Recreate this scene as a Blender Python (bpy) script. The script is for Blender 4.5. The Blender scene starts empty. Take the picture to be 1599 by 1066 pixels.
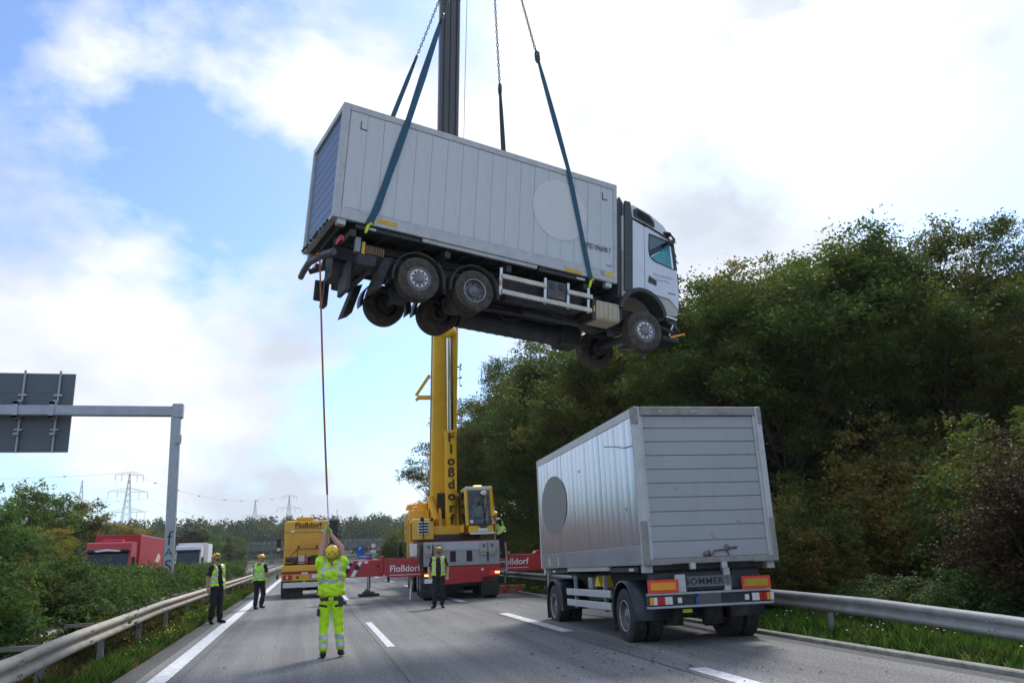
import bpy, bmesh, math, random
import numpy as np
from mathutils import Vector, Matrix, Euler, Quaternion
random.seed(7); RNG = np.random.default_rng(11)
SC = bpy.context.scene
COL = SC.collection
R_ = math.radians
PI = math.pi

# ------------------------------------------------------------------ camera
CAMR = ((0.9698611925, -0.0295845206, -0.2418553771),
        (-0.2412959692, -0.2544954539, -0.9364872232),
        (-0.0338455684, 0.9666213427, -0.2539638900))
CAMH, FPX = 1.7, 1240.0
cam = bpy.data.cameras.new('camera'); camo = bpy.data.objects.new('camera', cam); COL.objects.link(camo)
m4 = Matrix(CAMR).to_4x4(); m4.translation = (0, 0, CAMH); camo.matrix_world = m4
cam.sensor_fit = 'HORIZONTAL'; cam.sensor_width = 36; cam.lens = FPX / 1599 * 36
cam.clip_start = .1; cam.clip_end = 6000
SC.camera = camo

# ------------------------------------------------------------------ sky, sun, exposure
SUN_EL, SUN_AZ = R_(46), R_(38)        # azimuth measured from +Y (road direction) to the right
w = bpy.data.worlds.new('World'); SC.world = w; w.use_nodes = True
nt = w.node_tree; nt.nodes.clear(); N = nt.nodes.new; L = nt.links.new
def nd(t, **k):
    n = N(t)
    for a, b in k.items(): setattr(n, a, b)
    return n
def vmath(op, a=None, b=None):
    n = N('ShaderNodeVectorMath'); n.operation = op
    for i, q in enumerate((a, b)):
        if q is None: continue
        if isinstance(q, (tuple, list)): n.inputs[i].default_value = q
        else: L(q, n.inputs[i])
    return n
def fmath(op, a, b=None, clamp=False):
    n = N('ShaderNodeMath'); n.operation = op; n.use_clamp = clamp
    for i, q in enumerate((a, b)):
        if q is None: continue
        if isinstance(q, (int, float)): n.inputs[i].default_value = q
        else: L(q, n.inputs[i])
    return n.outputs[0]
sky = nd('ShaderNodeTexSky', sky_type='NISHITA', sun_disc=False, sun_elevation=SUN_EL, sun_rotation=SUN_AZ,
         altitude=100, air_density=1.0, dust_density=1.2, ozone_density=2.0)
tc = N('ShaderNodeTexCoord')
dirv = vmath('NORMALIZE', tc.outputs['Generated']).outputs[0]
CLOUD_OFF = (1.51, 6.35, 8.68)
dv = vmath('ADD', vmath('MULTIPLY', dirv, (1.0, 1.0, 1.55)).outputs[0], CLOUD_OFF).outputs[0]
n1 = nd('ShaderNodeTexNoise'); n1.inputs['Scale'].default_value = 2.3; n1.inputs['Detail'].default_value = 9; n1.inputs['Roughness'].default_value = .56
L(dv, n1.inputs['Vector'])
cov = N('ShaderNodeValToRGB'); cov.color_ramp.elements[0].position = .455; cov.color_ramp.elements[1].position = .565
L(n1.outputs['Fac'], cov.inputs[0])
n2 = nd('ShaderNodeTexNoise'); n2.inputs['Scale'].default_value = 3.4; n2.inputs['Detail'].default_value = 7; n2.inputs['Roughness'].default_value = .5
L(vmath('ADD', dv, (5.2, 1.3, -.18)).outputs[0], n2.inputs['Vector'])
sh = N('ShaderNodeValToRGB'); sh.color_ramp.elements[0].position = .36; sh.color_ramp.elements[1].position = .6
sh.color_ramp.elements[0].color = (5.1, 5.6, 6.4, 1); sh.color_ramp.elements[1].color = (8.5, 8.6, 8.75, 1)
L(n2.outputs['Fac'], sh.inputs[0])
skyb = vmath('MULTIPLY', sky.outputs[0], (1.1, 1.3, 1.58)).outputs[0]
mx = N('ShaderNodeMix'); mx.data_type = 'RGBA'
L(cov.outputs[0], mx.inputs[0]); L(skyb, mx.inputs[6]); L(sh.outputs[0], mx.inputs[7])
bg = N('ShaderNodeBackground'); bg.inputs['Strength'].default_value = .1
L(mx.outputs[2], bg.inputs[0]); wo = N('ShaderNodeOutputWorld'); L(bg.outputs[0], wo.inputs[0])
sun = bpy.data.lights.new('sun', 'SUN'); suno = bpy.data.objects.new('sun', sun); COL.objects.link(suno)
sun.energy = 2.4; sun.angle = R_(14); sun.color = (1, .96, .9)
sd = Vector((math.sin(SUN_AZ) * math.cos(SUN_EL), math.cos(SUN_AZ) * math.cos(SUN_EL), math.sin(SUN_EL)))
suno.rotation_euler = sd.to_track_quat('Z', 'Y').to_euler(); suno.location = (20, 20, 60)
SC.view_settings.view_transform = 'Standard'; SC.view_settings.look = 'None'
SC.view_settings.exposure = .48; SC.view_settings.gamma = 1; SC.view_settings.use_curve_mapping = False
SC.render.engine = 'CYCLES'; SC.cycles.use_denoising = True
SC.cycles.max_bounces = 6; SC.cycles.transparent_max_bounces = 8; SC.cycles.caustics_reflective = False; SC.cycles.caustics_refractive = False

# ------------------------------------------------------------------ layout helpers (image point -> place in the scene)
def ray(px, py):
    return Matrix(CAMR) @ Vector(((px - 799.5) / FPX, -(py - 533) / FPX, -1))
def G(px, py, z=0.0):
    d = ray(px, py); return d * ((z - CAMH) / d.z) + Vector((0, 0, CAMH))
def PY(px, py, Y):
    d = ray(px, py); return d * (Y / d.y) + Vector((0, 0, CAMH))

# ------------------------------------------------------------------ materials
MATS = {}
def mat(name, col, rough=.5, metal=0., var=.12, scale=3., bump=0., bscale=40., coat=0., alpha=None, dirt=None, dscale=1.5, damt=.5, emit=None, spec=.5, stretch=(1, 1, 1)):
    if name in MATS: return MATS[name]
    m = bpy.data.materials.new(name); m.use_nodes = True; t = m.node_tree; b = t.nodes['Principled BSDF']
    def n(k): return t.nodes.new(k)
    tc = n('ShaderNodeTexCoord'); mp = n('ShaderNodeMapping'); mp.inputs['Scale'].default_value = stretch
    t.links.new(tc.outputs['Object'], mp.inputs[0])
    nz = n('ShaderNodeTexNoise'); nz.inputs['Scale'].default_value = scale; nz.inputs['Detail'].default_value = 6; nz.inputs['Roughness'].default_value = .62
    t.links.new(mp.outputs[0], nz.inputs['Vector'])
    mr = n('ShaderNodeMapRange'); mr.inputs[1].default_value = .25; mr.inputs[2].default_value = .75
    mr.inputs[3].default_value = 1 - var; mr.inputs[4].default_value = 1 + var
    t.links.new(nz.outputs['Fac'], mr.inputs[0])
    vm = n('ShaderNodeVectorMath'); vm.operation = 'SCALE'; vm.inputs[0].default_value = col[:3]
    t.links.new(mr.outputs[0], vm.inputs['Scale']); out = vm.outputs[0]
    if dirt:
        nz2 = n('ShaderNodeTexNoise'); nz2.inputs['Scale'].default_value = dscale; nz2.inputs['Detail'].default_value = 8; nz2.inputs['Roughness'].default_value = .7
        t.links.new(mp.outputs[0], nz2.inputs['Vector'])
        rp = n('ShaderNodeMapRange'); rp.inputs[1].default_value = .45; rp.inputs[2].default_value = .7; rp.inputs[3].default_value = 0; rp.inputs[4].default_value = damt
        t.links.new(nz2.outputs['Fac'], rp.inputs[0])
        mi = n('ShaderNodeMix'); mi.data_type = 'RGBA'; t.links.new(rp.outputs[0], mi.inputs[0]); t.links.new(out, mi.inputs[6]); mi.inputs[7].default_value = (*dirt, 1); out = mi.outputs[2]
    t.links.new(out, b.inputs['Base Color'])
    rr = n('ShaderNodeMapRange'); rr.inputs[3].default_value = max(.03, rough - .1); rr.inputs[4].default_value = min(1, rough + .1)
    t.links.new(nz.outputs['Fac'], rr.inputs[0]); t.links.new(rr.outputs[0], b.inputs['Roughness'])
    b.inputs['Metallic'].default_value = metal; b.inputs['Coat Weight'].default_value = coat; b.inputs['Coat Roughness'].default_value = .22; b.inputs['Specular IOR Level'].default_value = spec
    if bump:
        nb = n('ShaderNodeTexNoise'); nb.inputs['Scale'].default_value = bscale; nb.inputs['Detail'].default_value = 5
        t.links.new(mp.outputs[0], nb.inputs['Vector'])
        bp = n('ShaderNodeBump'); bp.inputs['Strength'].default_value = bump; bp.inputs['Distance'].default_value = .02
        t.links.new(nb.outputs['Fac'], bp.inputs['Height']); t.links.new(bp.outputs[0], b.inputs['Normal'])
    if alpha is not None: b.inputs['Alpha'].default_value = alpha
    if emit: b.inputs['Emission Color'].default_value = (*emit[:3], 1); b.inputs['Emission Strength'].default_value = emit[3]
    MATS[name] = m; return m
def glass(name, tint=(.8, .88, .9), rough=.04, mixt=.2):
    if name in MATS: return MATS[name]
    m = bpy.data.materials.new(name); m.use_nodes = True; t = m.node_tree; t.nodes.clear()
    g = t.nodes.new('ShaderNodeBsdfGlossy'); g.inputs['Roughness'].default_value = rough; g.inputs['Color'].default_value = (.9, .95, 1, 1)
    tr = t.nodes.new('ShaderNodeBsdfTransparent'); tr.inputs['Color'].default_value = (*tint, 1)
    lw = t.nodes.new('ShaderNodeLayerWeight'); lw.inputs[0].default_value = .5; fr = t.nodes.new('ShaderNodeMath'); fr.operation = 'POWER'; fr.inputs[1].default_value = 4; t.links.new(lw.outputs['Facing'], fr.inputs[0])
    ad = t.nodes.new('ShaderNodeMath'); ad.operation = 'ADD'; ad.use_clamp = True; ad.inputs[1].default_value = mixt * .2
    t.links.new(fr.outputs[0], ad.inputs[0])
    mx = t.nodes.new('ShaderNodeMixShader'); t.links.new(ad.outputs[0], mx.inputs[0]); t.links.new(tr.outputs[0], mx.inputs[1]); t.links.new(g.outputs[0], mx.inputs[2])
    o = t.nodes.new('ShaderNodeOutputMaterial'); t.links.new(mx.outputs[0], o.inputs[0]); MATS[name] = m; return m
def leafmat(name, cols, autumn=(.16, .075, .018), amt=.25, nscale=.45, trans=.3):
    """leaf colour from a per-leaf 'tone' value, a slow noise that turns some boughs autumnal, and a per-plant shift"""
    m = bpy.data.materials.new(name); m.use_nodes = True; t = m.node_tree; t.nodes.clear()
    def n(k): return t.nodes.new(k)
    at = n('ShaderNodeAttribute'); at.attribute_name = 'tone'
    rp = n('ShaderNodeValToRGB'); e = rp.color_ramp.elements; e[0].color = (*cols[0], 1); e[1].color = (*cols[-1], 1); e[0].position = .1; e[1].position = .9
    for i, c in enumerate(cols[1:-1]): q = e.new(.1 + .8 * (i + 1) / (len(cols) - 1)); q.color = (*c, 1)
    t.links.new(at.outputs['Fac'], rp.inputs[0])
    oi = n('ShaderNodeObjectInfo'); tc = n('ShaderNodeTexCoord')
    ad = n('ShaderNodeVectorMath'); ad.operation = 'ADD'; t.links.new(tc.outputs['Object'], ad.inputs[0])
    sc = n('ShaderNodeVectorMath'); sc.operation = 'SCALE'; sc.inputs[0].default_value = (37, 19, 53); t.links.new(oi.outputs['Random'], sc.inputs['Scale']); t.links.new(sc.outputs[0], ad.inputs[1])
    nz = n('ShaderNodeTexNoise'); nz.inputs['Scale'].default_value = nscale; nz.inputs['Detail'].default_value = 5; t.links.new(ad.outputs[0], nz.inputs['Vector'])
    sh = n('ShaderNodeMath'); sh.operation = 'MULTIPLY_ADD'; sh.inputs[1].default_value = .22; sh.inputs[2].default_value = -.11; t.links.new(oi.outputs['Random'], sh.inputs[0])
    s2 = n('ShaderNodeMath'); s2.operation = 'ADD'; t.links.new(nz.outputs['Fac'], s2.inputs[0]); t.links.new(sh.outputs[0], s2.inputs[1])
    s3 = n('ShaderNodeMath'); s3.operation = 'MULTIPLY_ADD'; s3.inputs[1].default_value = .25; t.links.new(at.outputs['Fac'], s3.inputs[0]); t.links.new(s2.outputs[0], s3.inputs[2])
    mr = n('ShaderNodeMapRange'); mr.inputs[1].default_value = .62; mr.inputs[2].default_value = .92; mr.inputs[3].default_value = 0; mr.inputs[4].default_value = min(1, amt * 2.6)
    t.links.new(s3.outputs[0], mr.inputs[0])
    mi = n('ShaderNodeMix'); mi.data_type = 'RGBA'; t.links.new(mr.outputs[0], mi.inputs[0]); t.links.new(rp.outputs[0], mi.inputs[6]); mi.inputs[7].default_value = (*autumn, 1)
    d = n('ShaderNodeBsdfPrincipled'); d.inputs['Roughness'].default_value = .65; d.inputs['Specular IOR Level'].default_value = .14; t.links.new(mi.outputs[2], d.inputs['Base Color'])
    tr = n('ShaderNodeBsdfTranslucent'); vs = n('ShaderNodeVectorMath'); vs.operation = 'MULTIPLY'; vs.inputs[1].default_value = (1.5, 1.55, .9); t.links.new(mi.outputs[2], vs.inputs[0]); t.links.new(vs.outputs[0], tr.inputs['Color'])
    mx = n('ShaderNodeMixShader'); mx.inputs[0].default_value = trans; t.links.new(d.outputs[0], mx.inputs[1]); t.links.new(tr.outputs[0], mx.inputs[2])
    o = n('ShaderNodeOutputMaterial'); t.links.new(mx.outputs[0], o.inputs[0]); MATS[name] = m; return m

# ------------------------------------------------------------------ mesh builder
def basis(d):
    d = Vector(d).normalized(); a = Vector((0, 0, 1)) if abs(d.z) < .9 else Vector((1, 0, 0))
    u = d.cross(a).normalized(); return u, d.cross(u).normalized(), d
class MB:
    def __init__(s): s.v = []; s.f = []; s.m = []; s.s = []; s.cur = 0
    def add(s, vs, fs, smooth=False):
        o = len(s.v); s.v += [tuple(q) for q in vs]
        for f in fs: s.f.append([i + o for i in f]); s.m.append(s.cur); s.s.append(smooth)
        return s
    def bx(s, x0, x1, y0, y1, z0, z1):
        x0, x1 = min(x0, x1), max(x0, x1); y0, y1 = min(y0, y1), max(y0, y1); z0, z1 = min(z0, z1), max(z0, z1)
        return s.add([(x0, y0, z0), (x1, y0, z0), (x1, y1, z0), (x0, y1, z0), (x0, y0, z1), (x1, y0, z1), (x1, y1, z1), (x0, y1, z1)],
                     [(0, 3, 2, 1), (4, 5, 6, 7), (0, 1, 5, 4), (1, 2, 6, 5), (2, 3, 7, 6), (3, 0, 4, 7)])
    def ob(s, c, size, M):            # oriented box: M a 3x3 rotation
        c = Vector(c); h = [q / 2 for q in size]
        vs = [c + M @ Vector((sx * h[0], sy * h[1], sz * h[2])) for sx, sy, sz in ((-1, -1, -1), (1, -1, -1), (1, 1, -1), (-1, 1, -1), (-1, -1, 1), (1, -1, 1), (1, 1, 1), (-1, 1, 1))]
        return s.add(vs, [(0, 3, 2, 1), (4, 5, 6, 7), (0, 1, 5, 4), (1, 2, 6, 5), (2, 3, 7, 6), (3, 0, 4, 7)])
    def bar(s, p0, p1, wx, wy, up=(0, 0, 1)):   # rectangular bar between two points
        p0, p1 = Vector(p0), Vector(p1); d = (p1 - p0); l = d.length; d.normalize(); u = d.cross(Vector(up))
        if u.length < 1e-4: u = d.cross(Vector((1, 0, 0)))
        u.normalize(); v = u.cross(d).normalized(); M = Matrix((u, d, v)).transposed()
        return s.ob((p0 + p1) / 2, (wx, l, wy), M)
    def cyl(s, p0, p1, r0, r1=None, n=14, caps=True, smooth=True):
        r1 = r0 if r1 is None else r1; p0, p1 = Vector(p0), Vector(p1); u, v, d = basis(p1 - p0)
        vs = []
        for p, r in ((p0, r0), (p1, r1)):
            for i in range(n): a = 2 * PI * i / n; vs.append(p + u * (r * math.cos(a)) + v * (r * math.sin(a)))
        s.add(vs, [(i, (i + 1) % n, n + (i + 1) % n, n + i) for i in range(n)], smooth)
        if caps: s.add(vs[:n], [tuple(range(n))[::-1]]); s.add(vs[n:], [tuple(range(n))])
        return s
    def tube(s, pts, r, n=8, caps=True):
        pts = [Vector(p) for p in pts]; k = len(pts); rs = r if isinstance(r, (list, tuple)) else [r] * k; vs = []
        d0 = (pts[1] - pts[0]).normalized(); u, v, _ = basis(d0)
        for i, p in enumerate(pts):
            d = (pts[min(i + 1, k - 1)] - pts[max(i - 1, 0)]).normalized()
            u = (u - d * u.dot(d)).normalized(); v = d.cross(u)
            for j in range(n): a = 2 * PI * j / n; vs.append(p + u * (rs[i] * math.cos(a)) + v * (rs[i] * math.sin(a)))
        s.add(vs, [(i * n + j, i * n + (j + 1) % n, (i + 1) * n + (j + 1) % n, (i + 1) * n + j) for i in range(k - 1) for j in range(n)], True)
        if caps: s.add(vs[:n], [tuple(range(n))[::-1]]); s.add(vs[-n:], [tuple(range(n))])
        return s
    def prism(s, poly, ax, a0, a1, smooth=False):  # poly in the two other axes, extruded along ax
        def mk(p, a): q = list(p); q.insert(ax, a); return tuple(q)
        n = len(poly); vs = [mk(p, a0) for p in poly] + [mk(p, a1) for p in poly]
        s.add(vs, [(i, (i + 1) % n, n + (i + 1) % n, n + i) for i in range(n)], smooth)
        s.add(vs[:n], [tuple(range(n))[::-1]]); s.add(vs[n:], [tuple(range(n))]); return s
    def lathe(s, prof, o, axis, n=28, a0=0, a1=2 * PI, smooth=True):   # prof: (radius, along)
        o = Vector(o); u, v, d = basis(axis); full = abs(a1 - a0 - 2 * PI) < 1e-4; k = n if full else n + 1; vs = []
        for r, h in prof:
            for i in range(k): a = a0 + (a1 - a0) * i / n; vs.append(o + d * h + u * (r * math.cos(a)) + v * (r * math.sin(a)))
        fs = []
        for j in range(len(prof) - 1):
            for i in range(n): i2 = (i + 1) % k; fs.append((j * k + i, j * k + i2, (j + 1) * k + i2, (j + 1) * k + i))
        return s.add(vs, fs, smooth)
    def ell(s, c, r, M=None, n=14, k=9):
        c = Vector(c); M = M or Matrix.Identity(3); vs = [c + M @ Vector((0, 0, -r[2]))]
        for j in range(1, k):
            t = -PI / 2 + PI * j / k
            for i in range(n): a = 2 * PI * i / n; vs.append(c + M @ Vector((r[0] * math.cos(t) * math.cos(a), r[1] * math.cos(t) * math.sin(a), r[2] * math.sin(t))))
        vs.append(c + M @ Vector((0, 0, r[2]))); fs = [(0, 1 + (i + 1) % n, 1 + i) for i in range(n)]
        for j in range(k - 2):
            for i in range(n): fs.append((1 + j * n + i, 1 + j * n + (i + 1) % n, 1 + (j + 1) * n + (i + 1) % n, 1 + (j + 1) * n + i))
        e = len(vs) - 1; fs += [(e, 1 + (k - 2) * n + i, 1 + (k - 2) * n + (i + 1) % n) for i in range(n)]
        return s.add(vs, fs, True)
    def disc(s, c, nrm, rx, rz=None, n=28, up=(0, 0, 1)):
        c = Vector(c); nrm = Vector(nrm).normalized(); u = Vector(up).cross(nrm).normalized(); v = nrm.cross(u); rz = rz or rx
        return s.add([c + u * (rx * math.cos(2 * PI * i / n)) + v * (rz * math.sin(2 * PI * i / n)) for i in range(n)], [tuple(range(n))])
    def mesh(s, name, mats):
        me = bpy.data.meshes.new(name); me.from_pydata(s.v, [], s.f)
        for q in (mats if isinstance(mats, (list, tuple)) else [mats]): me.materials.append(q)
        me.polygons.foreach_set('material_index', s.m); me.polygons.foreach_set('use_smooth', s.s); me.update(); return me
    def build(s, name, mats, parent=None, bev=0., **tags):
        o = bpy.data.objects.new(name, s.mesh(name, mats)); COL.objects.link(o); o.parent = parent
        if bev:
            b = o.modifiers.new('bevel', 'BEVEL'); b.width = bev; b.segments = 2; b.limit_method = 'ANGLE'; b.angle_limit = R_(40)
        for k, q in tags.items(): o[k] = q
        return o
def part(name, me, parent, M=None, **tags):
    o = bpy.data.objects.new(name, me); COL.objects.link(o); o.parent = parent
    if M is not None: o.matrix_local = M
    for k, q in tags.items(): o[k] = q
    return o
def thing(name, label, cat, loc=(0, 0, 0), rot=(0, 0, 0), group=None, M=None):
    o = bpy.data.objects.new(name, None); COL.objects.link(o); o.empty_display_size = .3
    if M is not None: o.matrix_world = M
    else: o.location = loc; o.rotation_euler = rot
    o['label'] = label; o['category'] = cat
    if group: o['group'] = group
    return o
def tag(o, label, cat, group=None):
    o['label'] = label; o['category'] = cat
    if group: o['group'] = group
    return o
def copy_tree(o, parent=None):
    c = o.copy(); COL.objects.link(c); c.parent = parent
    for ch in list(o.children): copy_tree(ch, c)
    return c
def text(body, size, M, m, parent, name='lettering', bold=.012, ext=.002, shear=0, sx=1.0, align='CENTER', space=1.0):
    cu = bpy.data.curves.new(name, 'FONT'); cu.body = body; cu.size = size; cu.align_x = align; cu.align_y = 'CENTER'; cu.offset = bold * size; cu.extrude = ext; cu.shear = shear; cu.space_character = space; cu.resolution_u = 4
    t = bpy.data.objects.new(name + '_src', cu); COL.objects.link(t)
    dg = bpy.context.evaluated_depsgraph_get(); me = bpy.data.meshes.new_from_object(t.evaluated_get(dg)); bpy.data.objects.remove(t)
    me.materials.clear(); me.materials.append(m); me.name = name
    return part(name, me, parent, M @ Matrix.Diagonal((sx, 1, 1, 1)))
def frame(o, x, z):      # matrix: local X along x, local Y along z (text up), origin o
    x = Vector(x).normalized(); z = Vector(z); z = (z - x * z.dot(x)).normalized(); n = x.cross(z)
    M = Matrix((x, z, n)).transposed().to_4x4(); M.translation = Vector(o); return M
def leaves(name, C, size, mats, up=.3, aspect=.55, tone=None, rng=RNG):
    """one mesh of pointed four-cornered leaves, slightly folded, at the places C"""
    n = len(C); C = np.asarray(C, float); nr = rng.normal(size=(n, 3)); nr[:, 2] = np.abs(nr[:, 2]) + up; nr /= np.linalg.norm(nr, axis=1)[:, None]
    a = rng.normal(size=(n, 3)); u = np.cross(nr, a); u /= np.linalg.norm(u, axis=1)[:, None]; v = np.cross(nr, u)
    s = (size * rng.uniform(.6, 1.35, n))[:, None]; fold = nr * s * rng.uniform(.0, .18, n)[:, None]
    V = np.stack([C - u * s * .5, C + v * s * aspect * .5 + fold - u * s * .08, C + u * s * .5, C - v * s * aspect * .5 + fold - u * s * .08], 1).reshape(-1, 3)
    me = bpy.data.meshes.new(name); me.vertices.add(4 * n); me.vertices.foreach_set('co', V.astype(np.float32).ravel())
    me.loops.add(4 * n); me.loops.foreach_set('vertex_index', np.arange(4 * n, dtype=np.int32))
    me.polygons.add(n); me.polygons.foreach_set('loop_start', np.arange(n, dtype=np.int32) * 4)
    me.update(calc_edges=True); me.materials.append(mats)
    at = me.attributes.new('tone', 'FLOAT', 'FACE'); at.data.foreach_set('value', (rng.random(n) if tone is None else np.clip(tone, 0, 1)).astype(np.float32))
    return me

# ------------------------------------------------------------------ palette
M_white = mat('marking_white', (.70, .71, .72), .6, var=.2, scale=14, dirt=(.2, .2, .2), dscale=6, damt=.7, bump=.3, bscale=60)
M_rail = mat('galvanised_rail', (.37, .33, .27), .6, .2, var=.18, scale=2.5, dirt=(.2, .15, .09), dscale=3, damt=.5, bump=.05)
M_raild = mat('galvanised_rail_grey', (.34, .345, .35), .66, .25, var=.18, scale=2.5, dirt=(.13, .12, .1), dscale=3, damt=.45, bump=.05)
M_galv = mat('galvanised_steel', (.38, .41, .44), .45, .5, var=.12, scale=5, dirt=(.25, .26, .27), dscale=2)
M_black = mat('black_plastic', (.022, .023, .026), .5, var=.3, scale=6, dirt=(.07, .065, .06), dscale=4, damt=.6)
M_dark = mat('dark_chassis', (.028, .03, .034), .6, var=.3, scale=5, dirt=(.085, .075, .06), dscale=3, damt=.6)
M_rubber = mat('tyre_rubber', (.022, .022, .023), .8, var=.25, scale=8, dirt=(.10, .088, .072), dscale=5, damt=.65, bump=.2, bscale=60)
M_rubberb = mat('tyre_rubber_muddy', (.045, .04, .034), .85, var=.3, scale=8, dirt=(.15, .115, .08), dscale=3.5, damt=.85, bump=.3, bscale=40)
M_steelw = mat('wheel_silver', (.62, .63, .65), .35, .5, var=.12, dirt=(.2, .17, .13), dscale=8, damt=.45)
M_steeld = mat('wheel_grey', (.2, .2, .21), .5, .4, var=.2, dirt=(.14, .11, .08), dscale=7, damt=.6)
M_hole = mat('dark_recess', (.008, .008, .009), .8, var=.1)
M_yel = mat('crane_yellow', (.80, .45, .01), .4, var=.07, scale=1.5, coat=.25, dirt=(.38, .22, .03), dscale=2.2, damt=.3)
M_yeld = mat('truck_yellow', (.80, .43, .01), .35, var=.06, scale=1.2, coat=.35, dirt=(.34, .19, .03), dscale=2, damt=.25)
M_red = mat('crane_red', (.42, .014, .018), .4, var=.1, scale=2, coat=.25, dirt=(.2, .03, .03), dscale=2.5, damt=.4)
M_orange = mat('hazard_orange', (.82, .33, .02), .4, var=.05); M_redr = mat('hazard_red', (.75, .05, .03), .4, var=.05)
M_amber = mat('amber_lens', (.75, .3, .03), .2, var=.05); M_redl = mat('red_lens', (.45, .02, .02), .2, var=.08)
M_lit = mat('amber_light_lit', (.9, .5, .1), .3, emit=(1, .5, .12, 2.2)); M_clear = mat('clear_lens', (.7, .7, .68), .15, var=.05)
M_ink = mat('lettering_black', (.02, .02, .022), .5, var=.05); M_inkw = mat('lettering_white', (.82, .82, .82), .5, var=.05)
M_inkg = mat('lettering_grey', (.22, .23, .25), .5, var=.05)
M_chrome = mat('chrome_rod', (.82, .84, .87), .12, 1, var=.03)
M_alu = mat('aluminium', (.6, .61, .62), .32, .85, var=.1, dirt=(.3, .28, .25), dscale=3, damt=.3)
M_glass = glass('vehicle_glass'); M_glassd = glass('dark_glass', (.34, .40, .42), .03, .25)
M_bark = mat('bark', (.07, .055, .04), .9, var=.35, scale=9, bump=.6, bscale=30, stretch=(1, 1, .25))
M_wood = mat('timber', (.40, .28, .15), .8, var=.25, scale=6, dirt=(.16, .11, .06), dscale=5)
# ------------------------------------------------------------------ ground, road, markings
def xo(Y): return 0. if Y < 90 else .0003 * (Y - 90) ** 2
def ss(a, b, t): t = max(0, min(1, (t - a) / (b - a))); return t * t * (3 - 2 * t)
def gz(x, y):
    z = -.03; xr = x - xo(y)
    z += -.5 * ss(-5.5, -9, xr) if xr < 0 else 0
    z += 2.6 * ss(11.5, 30, xr) * (1 - .8 * ss(100, 200, y)) + .05 * ss(8.6, 9.5, xr)
    z += 9 * ss(380, 700, y) + 2.0 * ss(-26, -60, xr)
    if xr > 9 or (-7 < xr < -3): z += .05 * math.sin(x * 2.1 + y * 1.3) * math.sin(y * .9 - x)
    return z
def M_ground_():
    m = mat('grass_ground', (.035, .05, .016), .95, var=.4, scale=1.1, dirt=(.085, .065, .04), dscale=2.2, damt=.75, bump=.8, bscale=14); return m
xs = [-1500, -700, -350, -200, -120, -80, -60, -45, -35] + [-30 + i * 1.5 for i in range(14)] + [-9 + .5 * i for i in range(14)] + [-2, 2, 6, 8.4] + [8.7 + .5 * i for i in range(12)] + [15.5 + 2 * i for i in range(9)] + [35, 45, 60, 90, 140, 250, 500, 900, 1700]
ys = [-60, -30, -10] + [i * 1.5 for i in range(0, 40)] + [60 + 5 * i for i in range(12)] + [120 + 20 * i for i in range(15)] + [450, 520, 600, 700, 850, 1100, 1500, 2200, 3500]
mb = MB(); nx = len(xs)
mb.add([(x + xo(min(y, 420)), y, gz(x + xo(min(y, 420)), y) if y < 420 else gz(x + xo(420), min(y, 420)) + 9 * ss(380, 700, y)) for y in ys for x in xs],
       [(j * nx + i, j * nx + i + 1, (j + 1) * nx + i + 1, (j + 1) * nx + i) for j in range(len(ys) - 1) for i in range(nx - 1)], True)
ground = mb.build('ground', M_ground_(), kind='structure')

def asphalt(name, base, dark):
    m = bpy.data.materials.new(name); m.use_nodes = True; t = m.node_tree; b = t.nodes['Principled BSDF']
    def n(k): return t.nodes.new(k)
    tc = n('ShaderNodeTexCoord')
    def noise(scale, det=5, rough=.6, st=(1, 1, 1)):
        mp = n('ShaderNodeMapping'); mp.inputs['Scale'].default_value = st; t.links.new(tc.outputs['Object'], mp.inputs[0])
        z = n('ShaderNodeTexNoise'); z.inputs['Scale'].default_value = scale; z.inputs['Detail'].default_value = det; z.inputs['Roughness'].default_value = rough; t.links.new(mp.outputs[0], z.inputs[0]); return z.outputs['Fac']
    def mr(x, a, b_, c, d):
        q = n('ShaderNodeMapRange'); t.links.new(x, q.inputs[0])
        for i, v in enumerate((a, b_, c, d)): q.inputs[i + 1].default_value = v
        return q.outputs[0]
    def mul(a, c):
        q = n('ShaderNodeMath'); q.operation = 'MULTIPLY'; t.links.new(a, q.inputs[0]); t.links.new(c, q.inputs[1]); return q.outputs[0]
    speck = mr(noise(26, 3, .75), .36, .64, .5, 1.55); grain = mr(noise(95, 2), .3, .7, .6, 1.4)
    lng = mr(noise(.9, 4, .6, (1.6, .05, 1)), .3, .7, .62, 1.25); blot = mr(noise(.35, 6, .65), .3, .7, .86, 1.12)
    f = mul(mul(speck, grain), mul(lng, blot))
    sc = n('ShaderNodeVectorMath'); sc.operation = 'SCALE'; sc.inputs[0].default_value = base; t.links.new(f, sc.inputs['Scale'])
    tar = mr(noise(1.2, 8, .72, (1, .35, 1)), .62, .74, 0, .55)
    mi = n('ShaderNodeMix'); mi.data_type = 'RGBA'; t.links.new(tar, mi.inputs[0]); t.links.new(sc.outputs[0], mi.inputs[6]); mi.inputs[7].default_value = (*dark, 1)
    t.links.new(mi.outputs[2], b.inputs['Base Color']); b.inputs['Roughness'].default_value = .85; b.inputs['Specular IOR Level'].default_value = .3
    bp = n('ShaderNodeBump'); bp.inputs['Strength'].default_value = .5; bp.inputs['Distance'].default_value = .012; t.links.new(noise(60, 3), bp.inputs['Height']); t.links.new(bp.outputs[0], b.inputs['Normal'])
    return m
M_asph = asphalt('asphalt', (.195, .192, .187), (.10, .10, .10)); M_asphd = asphalt('asphalt_edge', (.095, .093, .09), (.055, .045, .045))
YS = [-20, 0] + [4 * i for i in range(1, 23)] + [95 + 8 * i for i in range(55)]
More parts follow.
